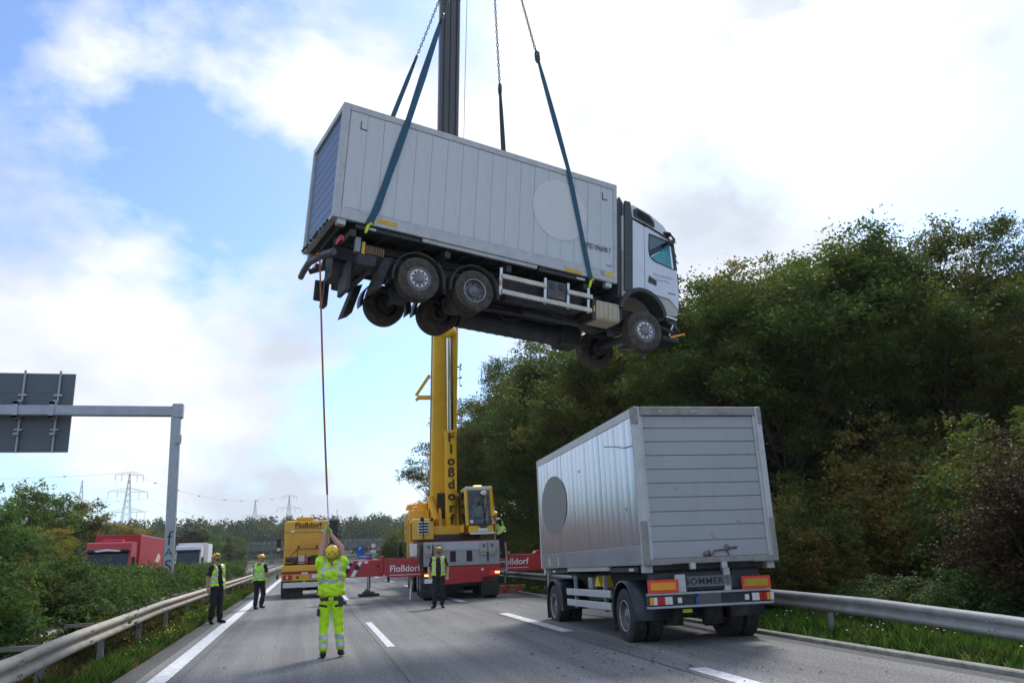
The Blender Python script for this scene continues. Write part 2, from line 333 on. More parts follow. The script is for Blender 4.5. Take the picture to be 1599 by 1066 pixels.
def ribbon(mb, x0, x1, z, ya=None, yb=None):
    yy = [y for y in YS if (ya is None or y > ya) and (yb is None or y < yb)]
    if ya is not None: yy = [ya] + yy
    if yb is not None: yy = yy + [yb]
    a, b = (x0, x1) if not callable(x0) else (None, None)
    vs = []
    for y in yy:
        if a is None: p, q = x0(y), x1(y)
        else: p, q = a, b
        vs += [(p + xo(y), y, z), (q + xo(y), y, z)]
    return mb.add(vs, [(2 * i, 2 * i + 1, 2 * i + 3, 2 * i + 2) for i in range(len(yy) - 1)])
road = ribbon(MB(), -2.42, 8.1, .0).build('road', M_asph, kind='structure')
mb = MB(); ribbon(mb, -2.78, -2.42, -.004); mb.build('road_shoulder', M_asphd, road)
mb = MB(); ribbon(mb, 8.1, 8.46, -.004); mb.build('gutter', M_asphd, road)
mb = MB(); kx = [(8.46, -.03), (8.46, .05), (8.48, .065), (8.6, .065), (8.62, .05), (8.62, -.03)]
for a, b in zip(kx, kx[1:]):
    vs = []
    for y in YS: vs += [(a[0] + xo(y), y, a[1]), (b[0] + xo(y), y, b[1])]
    mb.add(vs, [(2 * i, 2 * i + 1, 2 * i + 3, 2 * i + 2) for i in range(len(YS) - 1)])
mb.build('kerb', mat('kerb_concrete', (.30, .29, .26), .9, var=.3, scale=8, dirt=(.1, .1, .08), dscale=5, damt=.6, bump=.4), kind='structure')
opp = ribbon(MB(), -20.5, -9.6, -.5).build('road', M_asph, kind='structure')
ribbon(MB(), -2.24, -1.96, .004).build('edge_line', M_white, road)
dl = []
for k in range(14):
    y0 = 16.25 - 18 + 18 * k if k else 4.
    if k == 0: continue
    dl.append((1.53, 1.68, y0, y0 + 6.1))
for k in range(12):
    y0 = 17.05 - 12 * 1 + 12 * k
    if k == 0: y0, y1 = 4.8, 11.1
    else: y1 = y0 + 5.9
    if y0 < 80: dl.append((5.26, 5.54, y0, y1))
for a, b, y0, y1 in dl: ribbon(MB(), a, b, .004, y0, y1).build('lane_marking', M_white, road)
# tar seams along the carriageway
M_seam = mat('tar_seam', (.05, .05, .05), .7, var=.2)
ribbon(MB(), 1.40, 1.43, .003).build('joint', M_seam, road); ribbon(MB(), 5.12, 5.15, .003).build('joint', M_seam, road); ribbon(MB(), -1.80, -1.78, .003).build('joint', M_seam, road)

# ------------------------------------------------------------------ crash barriers
WPROF = [(0, .155), (.035, .135), (.075, .11), (.078, .06), (.03, .025), (.012, .0), (.03, -.025), (.078, -.06), (.075, -.11), (.035, -.135), (0, -.155)]
def beam(mb, pts, side, zc):
    """corrugated rail through pts (x,y,dz); side = +1 folds towards +x"""
    k = len(WPROF)
    for off in (0, .004):
        vs = []
        for x, y, dz in pts:
            for d, h in WPROF: vs.append((x + side * (d - off), y, zc + dz + h))
        fs = [(i * k + j, i * k + j + 1, (i + 1) * k + j + 1, (i + 1) * k + j) for i in range(len(pts) - 1) for j in range(k - 1)]
        mb.add(vs, fs, True)
    return mb
def lerp_path(path, y):
    for (xa, ya, za), (xb, yb, zb) in zip(path, path[1:]):
        if ya <= y <= yb: t = (y - ya) / (yb - ya); return xa + (xb - xa) * t, za + (zb - za) * t
    return (path[0][0], path[0][2]) if y < path[0][1] else (path[-1][0], path[-1][2])
def guard(label, path, side, m, y0, y1, step, back=None):
    t = thing('crash_barrier', label, 'crash barrier', (path[0][0], y0, 0)); org = Vector(t.location)
    y = y0
    while y < y1:
        pts = [(lerp_path(path, yy)[0] + xo(yy), yy, lerp_path(path, yy)[1]) for yy in [y + step * k / 6 for k in range(7)]]
        pts = [(a - org.x, b - org.y, c + .002 * random.random()) for a, b, c in pts]
        o = beam(MB(), pts, side, .6).build('rail', m, t)
        mb = MB()                                     # overlap joint with its bolts
        jx, jy, jz = pts[0]
        for h in (-.1, -.055, .055, .1):
            for dy in (.06, .16): mb.cyl((jx + side * .07, jy + dy, .6 + jz + h), (jx + side * .088, jy + dy, .6 + jz + h), .014, n=8)
        mb.build('bolt', m, o)
        px, py, pz = pts[3]
        mb = MB(); bx_ = px - side * .14
        mb.bx(bx_ - .05, bx_ + .05, py - .004, py + .004, -.15, .70 + pz); mb.bx(bx_ - .05, bx_ - .044, py, py + .05, -.15, .70 + pz); mb.bx(bx_ + .044, bx_ + .05, py, py + .05, -.15, .70 + pz)
        mb.build('post', M_raild, t)
        MB().bx(min(bx_ + side * .05, px), max(bx_ + side * .05, px), py - .05, py + .05, .52 + pz, .68 + pz).build('bracket', m, t)
        if back:
            p2 = [(a - side * back, b, c) for a, b, c in pts]; beam(MB(), p2, -side, .6).build('rail', m, t)
            MB().bx(bx_ - side * .05, px - side * back, py - .05, py + .05, .64, .70).build('spacer', m, t)
        y += step
    return t
LP = [(-3.05, 2, 0), (-3.1, 9.9, 0), (-3.32, 13.8, 0), (-3.55, 22.3, 0), (-3.5, 43, 0), (-3.4, 72, 0), (-3.4, 400, 0)]
guard('beige corrugated steel barrier along the hedge on the left', LP, 1, M_rail, 2.4, 125, 4.0, back=.75)
RP = [(9.2, 4, -.32), (9.2, 7.4, -.22), (9.2, 9.4, -.13), (9.2, 12.3, -.03), (9.2, 15, 0), (9.25, 60, 0), (9.25, 400, 0)]
guard('grey corrugated steel barrier sagging on the right verge below the dark trees', RP, -1, M_raild, 1.5, 62, 8.0)

# ------------------------------------------------------------------ overhead sign gantry
YG = 33.0
t = thing('sign_gantry', 'grey steel post and arm carrying a big sign seen from behind, left', 'gantry', (-4.98, YG, 0)); g0 = Vector((-4.98, YG, 0))
mb = MB(); pb = [(-.2, -.2), (.2, -.2), (.2, .2), (-.2, .2)]
zt = 7.62; lean = -.16
vs = [(a + (.0 if z < 1 else lean * z / zt), b, z) for z in (-.4, zt) for a, b in [(-.17, -.17), (.17, -.17), (.17, .17), (-.17, .17)]]
po = MB().add(vs, [(0, 1, 5, 4), (1, 2, 6, 5), (2, 3, 7, 6), (3, 0, 4, 7), (4, 5, 6, 7)]).build('post', M_galv, t, bev=.03)
MB().bx(-.12, .12, -.22, -.17, 6.1, 6.45).build('hatch', M_galv, po, bev=.01)
M_graf = mat('black_spray_paint', (.015, .015, .018), .5, var=.1)
for ch, zz, sz in (('f', 2.55, .75), ('a', 2.05, .42), ('s', 1.55, .62)):
    text(ch.upper() if ch != 'f' else 'f', sz, frame((lean * zz / zt, -.176 , zz), (1, 0, 0), (.06, 0, 1)), M_graf, po, name='graffiti', bold=-.008, ext=.001)
mb = MB(); mb.bx(-14, lean + .2, -.17, .17, 7.2, 7.58); mb.build('arm', M_galv, t, bev=.03)
MB().bx(lean - .13, lean + .25, -.2, .2, 7.14, 7.68).build('arm_joint', M_galv, t, bev=.02)
M_back = mat('sign_back', (.115, .135, .155), .55, .2, var=.12, scale=2)
for z0, z1 in ((5.9, 6.62), (6.63, 7.37), (7.38, 8.15), (8.16, 8.92)):
    MB().bx(-11.5, -4.02 + .0 * z0, .50, .54, z0, z1).build('panel', M_back, t)
MB().bx(-11.5, -4.0, .541, .56, 5.88, 8.94).build('panel_edge', M_galv, t, bev=.01)
for x in (-4.52, -5.75, -6.98, -8.2, -9.4):
    p = MB().cyl((x, .44, 5.86), (x, .44, 9.02), .045, n=10).build('bracket_tube', M_galv, t)
    for q in ((x - .08, x + .08, .16, .46, 6.5, 6.58), (x - .08, x + .08, .16, .46, 7.75, 7.83), (x - .14, x + .14, .38, .5, 8.02, 8.1), (x - .14, x + .14, .38, .5, 6.7, 6.76)): MB().bx(*q).build('clamp', M_galv, p)
    MB().bx(x - .09, x + .09, -.22, -.171, 7.1, 7.7).bx(x - .09, x + .09, -.22, .3, 7.6, 7.7).bx(x - .09, x + .09, -.22, .3, 7.1, 7.18).build('saddle', M_galv, t)

# ------------------------------------------------------------------ far signs at the exit
M_blue = mat('sign_blue', (.015, .10, .42), .4, var=.04)
M_signw = mat('sign_white', (.8, .8, .8), .4, var=.03)
t = thing('road_sign', 'small blue parking sign with white P beyond the crane outrigger', 'road sign', (6.1, 100, 0))
MB().cyl((-.3, .05, -.1), (-.3, .05, 2.7), .04).cyl((.35, .05, -.1), (.35, .05, 2.7), .04).build('post', M_galv, t)
MB().bx(-.42, .45, -.02, .02, 1.85, 2.85).build('board', M_blue, t, bev=.01)
text('P', .5, frame((0, -.026, 2.5), (1, 0, 0), (0, 0, 1)), M_signw, t)
t = thing('road_sign', 'blue arrow shaped exit sign pointing right beyond the outrigger', 'road sign', (6.6, 99, 0))
MB().cyl((-.4, .05, -.1), (-.4, .05, 1.6), .04).cyl((.5, .05, -.1), (.5, .05, 1.6), .04).build('post', M_galv, t)
MB().prism([(-.85, 1.38), (.55, 1.38), (.95, 1.62), (.55, 1.86), (-.85, 1.86)], 1, -.02, .02).build('board', M_blue, t)
text('Ausfahrt', .33, frame((-.1, -.026, 1.61), (1, 0, 0), (0, 0, 1)), M_signw, t)
t = thing('road_sign', 'small round red and white traffic sign right of the blue signs', 'road sign', (7.9, 103, 0))
MB().cyl((0, .05, -.1), (0, .05, 3.1), .04).build('post', M_galv, t)
MB().cyl((0, -.01, 2.85), (0, .02, 2.85), .36, n=24).build('rim', mat('sign_red', (.55, .03, .03), .4), t)
MB().cyl((0, -.02, 2.85), (0, -.005, 2.85), .27, n=24).build('face', M_signw, t); MB().bx(-.32, .32, -.01, .01, 2.0, 2.35).build('plate', M_signw, t)

# ------------------------------------------------------------------ road bridge far off
M_conc = mat('bridge_concrete', (.14, .14, .13), .9, var=.25, scale=.4, dirt=(.06, .06, .055), dscale=.6)
t = thing('road_bridge', 'distant dark concrete bridge crossing over the motorway', 'bridge', (10, 350, 0))
MB().bx(-75, 60, -5, 5, 5.0, 6.7).bx(-75, 60, -5.3, -5, 6.4, 7.0).build('deck', M_conc, t)
mb = MB()
for i in range(68): mb.cyl((-75 + 2 * i, -5.2, 7.0), (-75 + 2 * i, -5.2, 8.3), .06, n=5)
for z in (7.5, 7.9, 8.3): mb.bx(-75, 60, -5.24, -5.16, z - .04, z + .04)
mb.build('railing', M_galv, t)
for x in (-24, -1, 22): MB().bx(x - .6, x + .6, -4, 4, -1, 5).build('pier', M_conc, t)
for x in (-70, 52): MB().bx(x - 12, x + 12, -6, 6, -1, 5).build('abutment', M_conc, t)

# ------------------------------------------------------------------ pylons and cables
M_pyl = mat('pylon_steel', (.56, .59, .62), .6, .2, var=.1)
def pylon(px, topy, Y, H, label, arms, wb=7.0):
    top = PY(px, topy, Y); base = Vector((top.x, Y, top.z - H)); t = thing('power_pylon', label, 'pylon', base, (0, 0, R_(25)), 'power pylons behind the trees')
    mb = MB(); th = .11 * H / 50
    def hw(z): f = z / H; return (wb / 2) * (1 - f) ** 1.15 + .45 if f < .62 else max(.12, ((wb / 2) * .38 ** 1.15 + .45) * (1 - (f - .62) / .38 * .92))
    zs = [H * q for q in (0, .12, .23, .33, .42, .5, .57, .64, .70, .76, .82, .88, .94, 1)]
    for z0, z1 in zip(zs, zs[1:]):
        a, b = hw(z0), hw(z1)
        for sx, sy in ((1, 1), (1, -1), (-1, 1), (-1, -1)): mb.bar((sx * a, sy * a, z0), (sx * b, sy * b, z1), th * 1.4, th * 1.4)
        for s in (1, -1):
            for q in (1, -1): mb.bar((-a * q, s * a, z0), (b * q, s * b, z1), th, th); mb.bar((s * a, -a * q, z0), (s * b, b * q, z1), th, th)
    mb.build('tower', M_pyl, t)
    for f, span in arms:
        z = H * f; a = hw(z); mb = MB()
        for s in (1, -1):
            tip = Vector((s * span, 0, z))
            for q in (1, -1): mb.bar((s * a, q * a, z), tip, th, th); mb.bar((s * a, q * a, z + H * .035), tip, th, th)
            for k in range(1, 6):
                g = k / 6; mb.bar((s * (a + (span - a) * g), a * (1 - g), z), (s * (a + (span - a) * (g - .1)), a * (1.1 - g), z + H * .035 * (1.1 - g)), th * .7, th * .7)
        ar = mb.build('crossarm', M_pyl, t); mb = MB()
        for s in (1, -1):
            for g in (.55, 1.0): mb.cyl((s * span * g, 0, z), (s * span * g, 0, z - H * .06), .12, n=6)
        mb.build('insulator', M_pyl, ar)
    return t, base
PA, pa = pylon(203, 738, 420, 50, 'tallest lattice power pylon with three crossarms left of the gantry post', [(.98, 6.3), (.82, 8.8), (.63, 8.4)])
PB, pb_ = pylon(129, 749, 520, 48, 'lattice pylon with pointed top half hidden behind the left trees', [(.72, 9.5), (.5, 8.5)])
PC, pc = pylon(399, 780, 640, 46, 'small distant pylon with pointed top just right of the gantry post', [(.74, 9), (.5, 8.5)])
PD, pd = pylon(452, 773, 600, 46, 'distant pylon above the yellow tractor unit', [(.98, 5.6), (.80, 9), (.6, 8.5)])
M_wire = mat('power_cable', (.38, .40, .43), .6, var=.05)
def cable(a, b, sag, label, n=26, marks=0):
    a, b = Vector(a), Vector(b); pts = [a.lerp(b, i / n) - Vector((0, 0, sag * 4 * (i / n) * (1 - i / n))) for i in range(n + 1)]
    o = MB().tube([p - pts[0] for p in pts], .05, n=4, caps=False).build('power_cable', M_wire); o.location = pts[0]
    tag(o, label, 'power cable', 'overhead cables between the pylons')
    for i in range(marks):
        p = pts[0].lerp(pts[-1], 0); j = int((i + 1) * n / (marks + 1)); p = pts[j] - pts[0]
        MB().cyl(p - Vector((.6, 0, 0)), p + Vector((.6, 0, 0)), .22, n=8).build('marker', M_hole, o)
CL = 'thin overhead power cable sagging across the sky between the pylons'
for s in (-1, 1):
    for f, sp in ((.82, 8.8), (.63, 8.4)):
        cable(pa + Vector((s * sp * .9, s * sp * .42, 50 * f - 3)), pd + Vector((s * sp * .9, s * sp * .42, 46 * f - 3)), 9, CL)
        cable(pa + Vector((s * sp * .9, s * sp * .42, 50 * f - 3)), pa + Vector((-230 + s * sp * .9, -60, 50 * f + 2)), 8, CL)
    cable(pb_ + Vector((s * 8.5, s * 3.8, 48 * .72 - 3)), pc + Vector((s * 8.5, s * 3.8, 46 * .74 - 3)), 10, CL)
    cable(pb_ + Vector((s * 8.5, s * 3.8, 48 * .72 - 3)), pb_ + Vector((-230, -40, 36)), 8, CL)
cable(pa + Vector((0, 0, 50)), pd + Vector((0, 0, 46)), 8, 'topmost cable strung with dark marker balls right of the tallest pylon', marks=7)
cable(pa + Vector((0, 0, 50)), pa + Vector((-230, -60, 53)), 6, 'topmost cable strung with dark marker balls left of the tallest pylon', marks=6)
# ------------------------------------------------------------------ trees and shrubs
def blob_pts(rng, n, k_clumps, rx, ry, rz, zc, clump=.9, flat=.6, hollow=.55, lump=.25):
    """leaf places: clumps spread through an uneven ellipsoid crown, most of them towards its skin"""
    d = rng.normal(size=(k_clumps, 3)); d /= np.linalg.norm(d, axis=1)[:, None]
    d[:, 2] = np.where(d[:, 2] < -.75, -d[:, 2], d[:, 2])
    ph = rng.uniform(0, 6.28, 6)
    wob = 1 + lump * (np.sin(3 * np.arctan2(d[:, 1], d[:, 0]) + ph[0]) * .5 + np.sin(5 * d[:, 2] + ph[1]) * .5 + np.sin(4 * d[:, 0] + 3 * d[:, 1] + ph[2]) * .6)
    r = (hollow + (1 - hollow) * rng.random(k_clumps) ** .6) * wob
    cc = d * r[:, None] * np.array([rx, ry, rz]); cc[:, 2] += zc
    idx = rng.integers(0, k_clumps, n); sz = clump * rng.uniform(.45, 1.25, k_clumps)
    S = 16; sub = rng.normal(size=(k_clumps, S, 3)); sub /= np.linalg.norm(sub, axis=2)[:, :, None]; sub *= (rng.random((k_clumps, S)) ** .4)[:, :, None]; sub[:, :, 2] *= flat   # sprays of leaves on each bough
    si = (S * rng.random(n) ** 1.25).astype(int); P = cc[idx] + sub[idx, si] * sz[idx][:, None]; jit = rng.normal(size=(n, 3)); jit[:, 2] *= .55; jit += sub[idx, si] * .35
    P = P + jit * (clump * (.13 + .11 * rng.random(n)))[:, None]
    return P, cc, idx
def tree_meshes(name, seed, H, rx, rz, n, k, leaf, lm, clump=1.0, trunk_r=.22, zc=None, twiggy=.0):
    rng = np.random.default_rng(seed); zc = zc or H - rz
    P, cc, idx = blob_pts(rng, n, k, rx, rx, rz, zc, clump=clump, hollow=.42, flat=.55, lump=.32)
    tone = rng.random(k)[idx] * .55 + rng.random(n) * .45
    keep = P[:, 2] > .3; crown = leaves(name + '_crown', P[keep], leaf, lm, tone=tone[keep], rng=rng, up=.55)
    mb = MB(); bend = [(0, 0, -.4)]; x = y = 0
    for i in range(1, 8): x += rng.normal() * .12; y += rng.normal() * .12; bend.append((x, y, H * .86 * i / 7))
    mb.tube(bend, [trunk_r * (1.25 if i == 0 else 1) * (1 - .85 * i / 7) for i in range(8)], n=9)
    for j in rng.permutation(k)[:min(k, 95)]:
        c = cc[j]; h = max(H * .14, min(H * .8, c[2] - np.hypot(c[0], c[1]) * rng.uniform(.5, 1.0)))
        f = h / (H * .86) * 7; i = int(min(6, f)); a = np.array(bend[i]) + (np.array(bend[i + 1]) - np.array(bend[i])) * (f - i)
        m1 = a + (c - a) * .5 + rng.normal(size=3) * .25 + np.array([0, 0, -.2]); r0 = trunk_r * (.36 - .2 * h / H)
        mb.tube([a, a + (m1 - a) * .5 + rng.normal(size=3) * .08, m1, c * .95 + a * .05], [r0 * 1.25, r0 * .9, r0 * .55, r0 * .15], n=5, caps=False)
        if rng.random() < .6:
            e = c + np.clip(rng.normal(size=3), -1, 1) * clump * .42; mb.tube([m1, (m1 + e) / 2 + rng.normal(size=3) * .12, e], [r0 * .4, r0 * .25, r0 * .1], n=4, caps=False)
    return mb.mesh(name + '_trunk', M_bark), crown
def place_tree(name, ms, loc, rz, s, label, group, crown_mat=None, cat='tree', sz=None, tname='trunk'):
    t = thing(name, label, cat, (loc[0], loc[1], gz(loc[0], loc[1]) - .05), (0, 0, rz), group); t.scale = (s, s, sz or s)
    part(tname, ms[0], t); c = part('crown', ms[1], t)
    if crown_mat: c.material_slots[0].link = 'OBJECT'; c.material_slots[0].material = crown_mat
    return t
L_dark = leafmat('maple_leaf', [(.052, .080, .022), (.084, .122, .03), (.132, .165, .042)], (.24, .15, .045), .42, .32)
L_olive = leafmat('olive_leaf', [(.05, .084, .024), (.082, .122, .032), (.12, .15, .04)], (.23, .145, .04), .28, .3)
L_green = leafmat('fresh_leaf', [(.05, .105, .026), (.085, .165, .036), (.13, .215, .052)], (.20, .13, .02), .2, .4)
L_yellow = leafmat('yellowing_leaf', [(.15, .15, .025), (.26, .21, .03), (.36, .25, .04)], (.34, .17, .03), .4, .6)
L_brown = leafmat('russet_leaf', [(.042, .026, .02), (.062, .038, .025), (.065, .05, .025)], (.07, .036, .026), .5, .7, .2)
L_hedge = leafmat('hedge_leaf', [(.048, .092, .028), (.08, .14, .04), (.125, .18, .058)], (.13, .10, .025), .22, .8, .25)
TA = tree_meshes('maple', 1, 14, 4.0, 5.8, 52000, 95, .18, L_dark, 1.5, .26)
TB = tree_meshes('ash', 2, 14, 3.6, 6.2, 46000, 85, .17, L_olive, 1.45, .24)
TC = tree_meshes('oak', 3, 13.5, 4.4, 5.4, 54000, 105, .18, L_dark, 1.45, .28)
TD = tree_meshes('sparse_maple', 4, 15, 3.9, 5.4, 27000, 64, .15, L_olive, 1.25, .22)
GR = 'tall trees of the dark wood on the right'
WOOD = [  # x, y, kind, scale
    (25.6, 24.5, TD, .74), (19.3, 24.5, TA, .87), (28.4, 24.0, TB, .70), (16.9, 26.2, TC, .84), (22.0, 24.6, TC, .83), (15.2, 28.6, TB, .80), (20.4, 33.5, TA, .95), (15.6, 40.5, TC, .97),
    (19.5, 46, TB, 1.08), (15.0, 48, TA, 1.01), (15.6, 56, TB, 1.08), (20.0, 58, TC, 1.2), (14.8, 64.5, TA, 1.07), (18.5, 70, TB, 1.25), (15.2, 75, TC, 1.08), (16.4, 85, TB, .98), (17.5, 97, TA, .84),
    (22.5, 19.0, TC, .56), (29.5, 31, TA, .84), (24.5, 32, TB, .86), (17.2, 35.5, TB, .90), (33, 30, TC, .78), (26, 46, TC, 1.12)]
DESC = {id(TA): 'dark green maple', id(TB): 'olive green ash tree', id(TC): 'broad dark oak', id(TD): 'thin crowned maple with sky showing through'}
WHERE = ['highest on the far right', 'rising right behind the grey trailer', 'at the right edge of the picture', 'just left of the highest treetops', 'standing behind the maple above the trailer', 'below the hanging truck cab', 'standing second row under the truck cab',
         'over the left half of the trailer', 'behind the trailer in the second row', 'leaning out between trailer and crane', 'directly right of the crane boom', 'behind the trees right of the boom', 'lower down beside the crane boom', 'in the back row beside the boom',
         'right behind the crane cab', 'small and far behind the crane cab', 'farthest along the wood behind the crane', 'low at the right edge over the russet bush', 'in the back row at the far right', 'in the back row over the trailer', 'in the back row under the cab', 'farthest back at the right edge', 'farthest back right of the trailer']
for (x, y, k, s), wh in zip(WOOD, WHERE):
    place_tree('wood_tree', k, (x, y), random.uniform(0, 6.3), s, DESC[id(k)] + ' ' + wh, GR)
# far trees beyond the exit and the left row behind the opposite carriageway
for x, y, k, s, lb in ((20, 128, TB, .82, 'pale olive tree left of the crane behind the exit sign'), (26, 140, TA, .9, 'dark rounded tree left of the crane beyond the outrigger'), (24, 122, TC, .9, 'dark tree half hidden by the yellow crane housing'), (29, 168, TB, .8, 'far olive tree above the blue signs'), (34, 185, TC, .8, 'farthest dark tree above the blue signs')):
    place_tree('roadside_tree', k, (x, y), random.uniform(0, 6.3), s, lb, 'trees far along the road')
SL = tree_meshes('left_tree', 5, 9, 3.2, 4.2, 15000, 110, .24, L_green, 1.0, .16)
SM = tree_meshes('left_ash', 6, 9, 3.0, 4.4, 14000, 100, .24, L_olive, 1.0, .16)
LEFT = [(-21.5, 58, SM, .86, L_green, 'olive tree at the left edge of the picture'), (-22, 66, SL, .8, None, 'green tree second from the left edge'), (-24.6, 84, SL, 1.13, None, 'tall pointed green tree left of the red lorry'), (-23.4, 90, SM, .98, L_dark, 'dark tree just right of the tall pointed one'),
        (-21.5, 77, SM, .62, L_yellow, 'low yellow brown tree left of the red lorry'), (-20.8, 70, SL, .6, None, 'low bright green tree left of the lorry windscreen'), (-25, 108, SM, .82, L_dark, 'dark olive tree behind the red lorry box'), (-24.5, 124, SM, .88, L_yellow, 'golden yellow tree behind the red lorry'),
        (-25, 142, SM, .82, L_dark, 'dark tree between red lorry and gantry post'), (-26, 160, SL, .85, L_dark, 'dark tree behind the gantry post'), (-23, 175, SM, .95, L_brown, 'brown tree right of the gantry post'), (-21, 185, SL, .98, None, 'green tree above the white lorry'),
        (-18.5, 170, SL, .66, L_olive, 'yellow green tree left of the yellow tractor'), (-20, 215, SL, 1.0, L_dark, 'dark tree far left of the yellow tractor'), (-19, 240, SM, 1.0, None, 'olive tree farthest along the opposite carriageway'), (-28, 74, SL, .8, L_green, 'dark tree behind the two at the left edge'), (-30, 100, SM, .8, None, 'olive tree behind the tall pointed one')]
for x, y, k, s, cm, lb in LEFT:
    place_tree('verge_tree', k, (x, y), random.uniform(0, 6.3), s, lb, 'trees beyond the opposite carriageway', cm)
# shrubs
def shrub_meshes(name, seed, rx, rz, n, k, leaf, lm, clump=.3):
    rng = np.random.default_rng(seed); P, cc, idx = blob_pts(rng, n, k, rx, rx, rz, rz * .95, clump=clump, flat=.85, hollow=.45, lump=.3)
    P = P[P[:, 2] > .02]; tone = rng.random(k)[idx][:len(P)] * .5 + rng.random(len(P)) * .5
    crown = leaves(name + '_crown', P, leaf, lm, tone=tone, rng=rng, up=.5); mb = MB()
    for j in rng.permutation(k)[:26]:
        c = cc[j]; a = np.array([rng.normal() * .08, rng.normal() * .08, -.05]); m1 = a * .5 + c * .5 + np.array([0, 0, .12])
        mb.tube([a, m1, c], [.02, .013, .005], n=4, caps=False)
    return mb.mesh(name + '_stems', M_bark), crown
SA = shrub_meshes('hedge_shrub', 11, 1.15, 1.0, 9500, 120, .085, L_hedge)
SB = shrub_meshes('privet_shrub', 12, 1.05, 1.1, 9000, 110, .075, L_hedge)
SCb = shrub_meshes('loose_shrub', 13, 1.2, 1.0, 7000, 100, .10, L_green)
n_h = 0
rr = random.Random(5)
HD = []
y = 9.5
while y < 74:
    for col, xc in enumerate((-4.75, -6.3, -7.9)):
        if col == 0 and y > 62: continue
        HD.append((xc + rr.uniform(-.25, .25) - (.25 if col == 0 else 0), y + rr.uniform(-.5, .5), rr.choice((SA, SB, SA, SCb)), rr.uniform(.66, .80) if col == 0 else rr.uniform(.66, .80)))
    y += 1.15 if y < 30 else 1.9
for x, y, k, s in HD:
    row = 'front' if x > -5.6 else ('middle' if x > -7.1 else 'back'); wh = 'nearest the camera' if y < 14 else 'ahead of the man at the barrier' if y < 24 else 'between that man and the gantry post' if y < 33 else 'just beyond the gantry post' if y < 45 else 'far along by the white lorry'
    place_tree('hedge_shrub', k, (x, y), rr.uniform(0, 6.3), (s * 1.28 if y < 20 else s * 1.12), f'hedge shrub, {row} row, {wh}', 'shrubs of the median hedge', cat='shrub', sz=s * (1.22 if y < 20 else 1.08), tname='stems')
UA = shrub_meshes('undergrowth', 21, 2.0, 1.7, 17000, 140, .115, L_dark, .5)
UB = shrub_meshes('undergrowth_olive', 22, 1.9, 1.9, 17000, 130, .11, L_olive, .5)
UR = shrub_meshes('russet', 23, 1.8, 1.9, 24000, 170, .075, L_brown, .42)
for i in range(52):
    row = i % 3; yy = 7.5 + (i // 3) * 3.4 + rr.uniform(-.8, .8); xx = (12.0, 14.4, 17.4)[row] + rr.uniform(-.6, .6)
    if abs(xx - 12.9) < 2.1 and abs(yy - 12.2) < 2.0: continue
    place_tree('undergrowth_shrub', UA if rr.random() < .75 or yy < 26 else UB, (xx, yy), rr.uniform(0, 6.3), rr.uniform(.8, 1.1) * (.72, .95, 1.15)[row], ('low', 'middle', 'rear')[row] + ' row dark shrub below the tall trees, ' + ('right of the trailer' if yy < 16 else 'behind the trailer' if yy < 40 else 'behind the crane'), 'shrubs at the foot of the wood', cat='shrub', tname='stems')
for i in range(14):
    place_tree('undergrowth_shrub', UA, (12.5 + rr.uniform(-1, 3), 64 + 5.2 * i), rr.uniform(0, 6.3), rr.uniform(1.0, 1.4), 'dark green shrub of the undergrowth below the tall trees on the right', 'shrubs at the foot of the wood', cat='shrub', tname='stems')
for i in range(15):
    place_tree('backing_shrub', UA, (20.5 + (i % 3) * 4.2 + rr.uniform(-.8, .8), 17.5 + (i // 3) * 4.6 + rr.uniform(-.8, .8)), rr.uniform(0, 6.3), rr.uniform(1.25, 1.6), 'big dark shrub deep among the trunks of the wood on the right', 'shrubs deep in the wood', cat='shrub', tname='stems')
place_tree('russet_bush', UR, (12.5, 11.7), .6, .82, 'russet brown bush behind the right barrier at the picture edge', None or 'russet bushes', L_brown, cat='shrub', tname='stems')
place_tree('russet_bush', UR, (13.9, 12.6), 2.2, .74, 'smaller russet brown bush behind the one at the picture edge', 'russet bushes', L_brown, cat='shrub', tname='stems')
for i in range(22):
    place_tree('verge_shrub', UB if i % 3 else UA, (-22 + rr.uniform(-2, 2), 48 + 6.2 * i), rr.uniform(0, 6.3), rr.uniform(.8, 1.2), 'shrub on the verge beyond the opposite carriageway below the left trees', 'shrubs beyond the opposite carriageway', rr.choice((L_green, L_olive, L_dark)), cat='shrub', tname='stems')
for i in range(30):
    yy = 6.5 + 1.5 * i + rr.uniform(-.4, .4)
    place_tree('verge_plant', rr.choice((SA, SCb)), (11.3 + rr.uniform(-.3, .5), yy), rr.uniform(0, 6.3), rr.uniform(.6, .85), 'low leafy plant between the right barrier and the wood', 'low plants behind the right barrier', rr.choice((L_dark, L_hedge)), cat='plant', sz=rr.uniform(.4, .62), tname='stems')
# far wood on the rise: one mass
rng = np.random.default_rng(31); Ps = []; tn = []
for i in range(330):
    yy = rng.uniform(385, 540); xx = rng.uniform(-170, 140) + xo(360) ; h = rng.uniform(12, 18) + 2; cc = np.array([xx, yy, 0 + (yy - 385) * .05])
    d = rng.normal(size=(420, 3)); d /= np.linalg.norm(d, axis=1)[:, None]; d *= (.55 + .45 * rng.random(420))[:, None] * np.array([4.6, 4.6, h * .52]); d[:, 2] += h * .55
    Ps.append(cc + d); tn.append(np.full(420, rng.random()) * .7 + rng.random(420) * .3)
L_far = leafmat('far_leaf', [(.03, .055, .02), (.05, .08, .025), (.09, .10, .03)], (.17, .09, .03), .35, .05)
fw = part('wood', leaves('far_wood', np.concatenate(Ps), 1.5, L_far, tone=np.concatenate(tn), rng=rng), None, kind='stuff')
fw['label'] = 'distant wooded rise behind the bridge'; fw['category'] = 'wood'

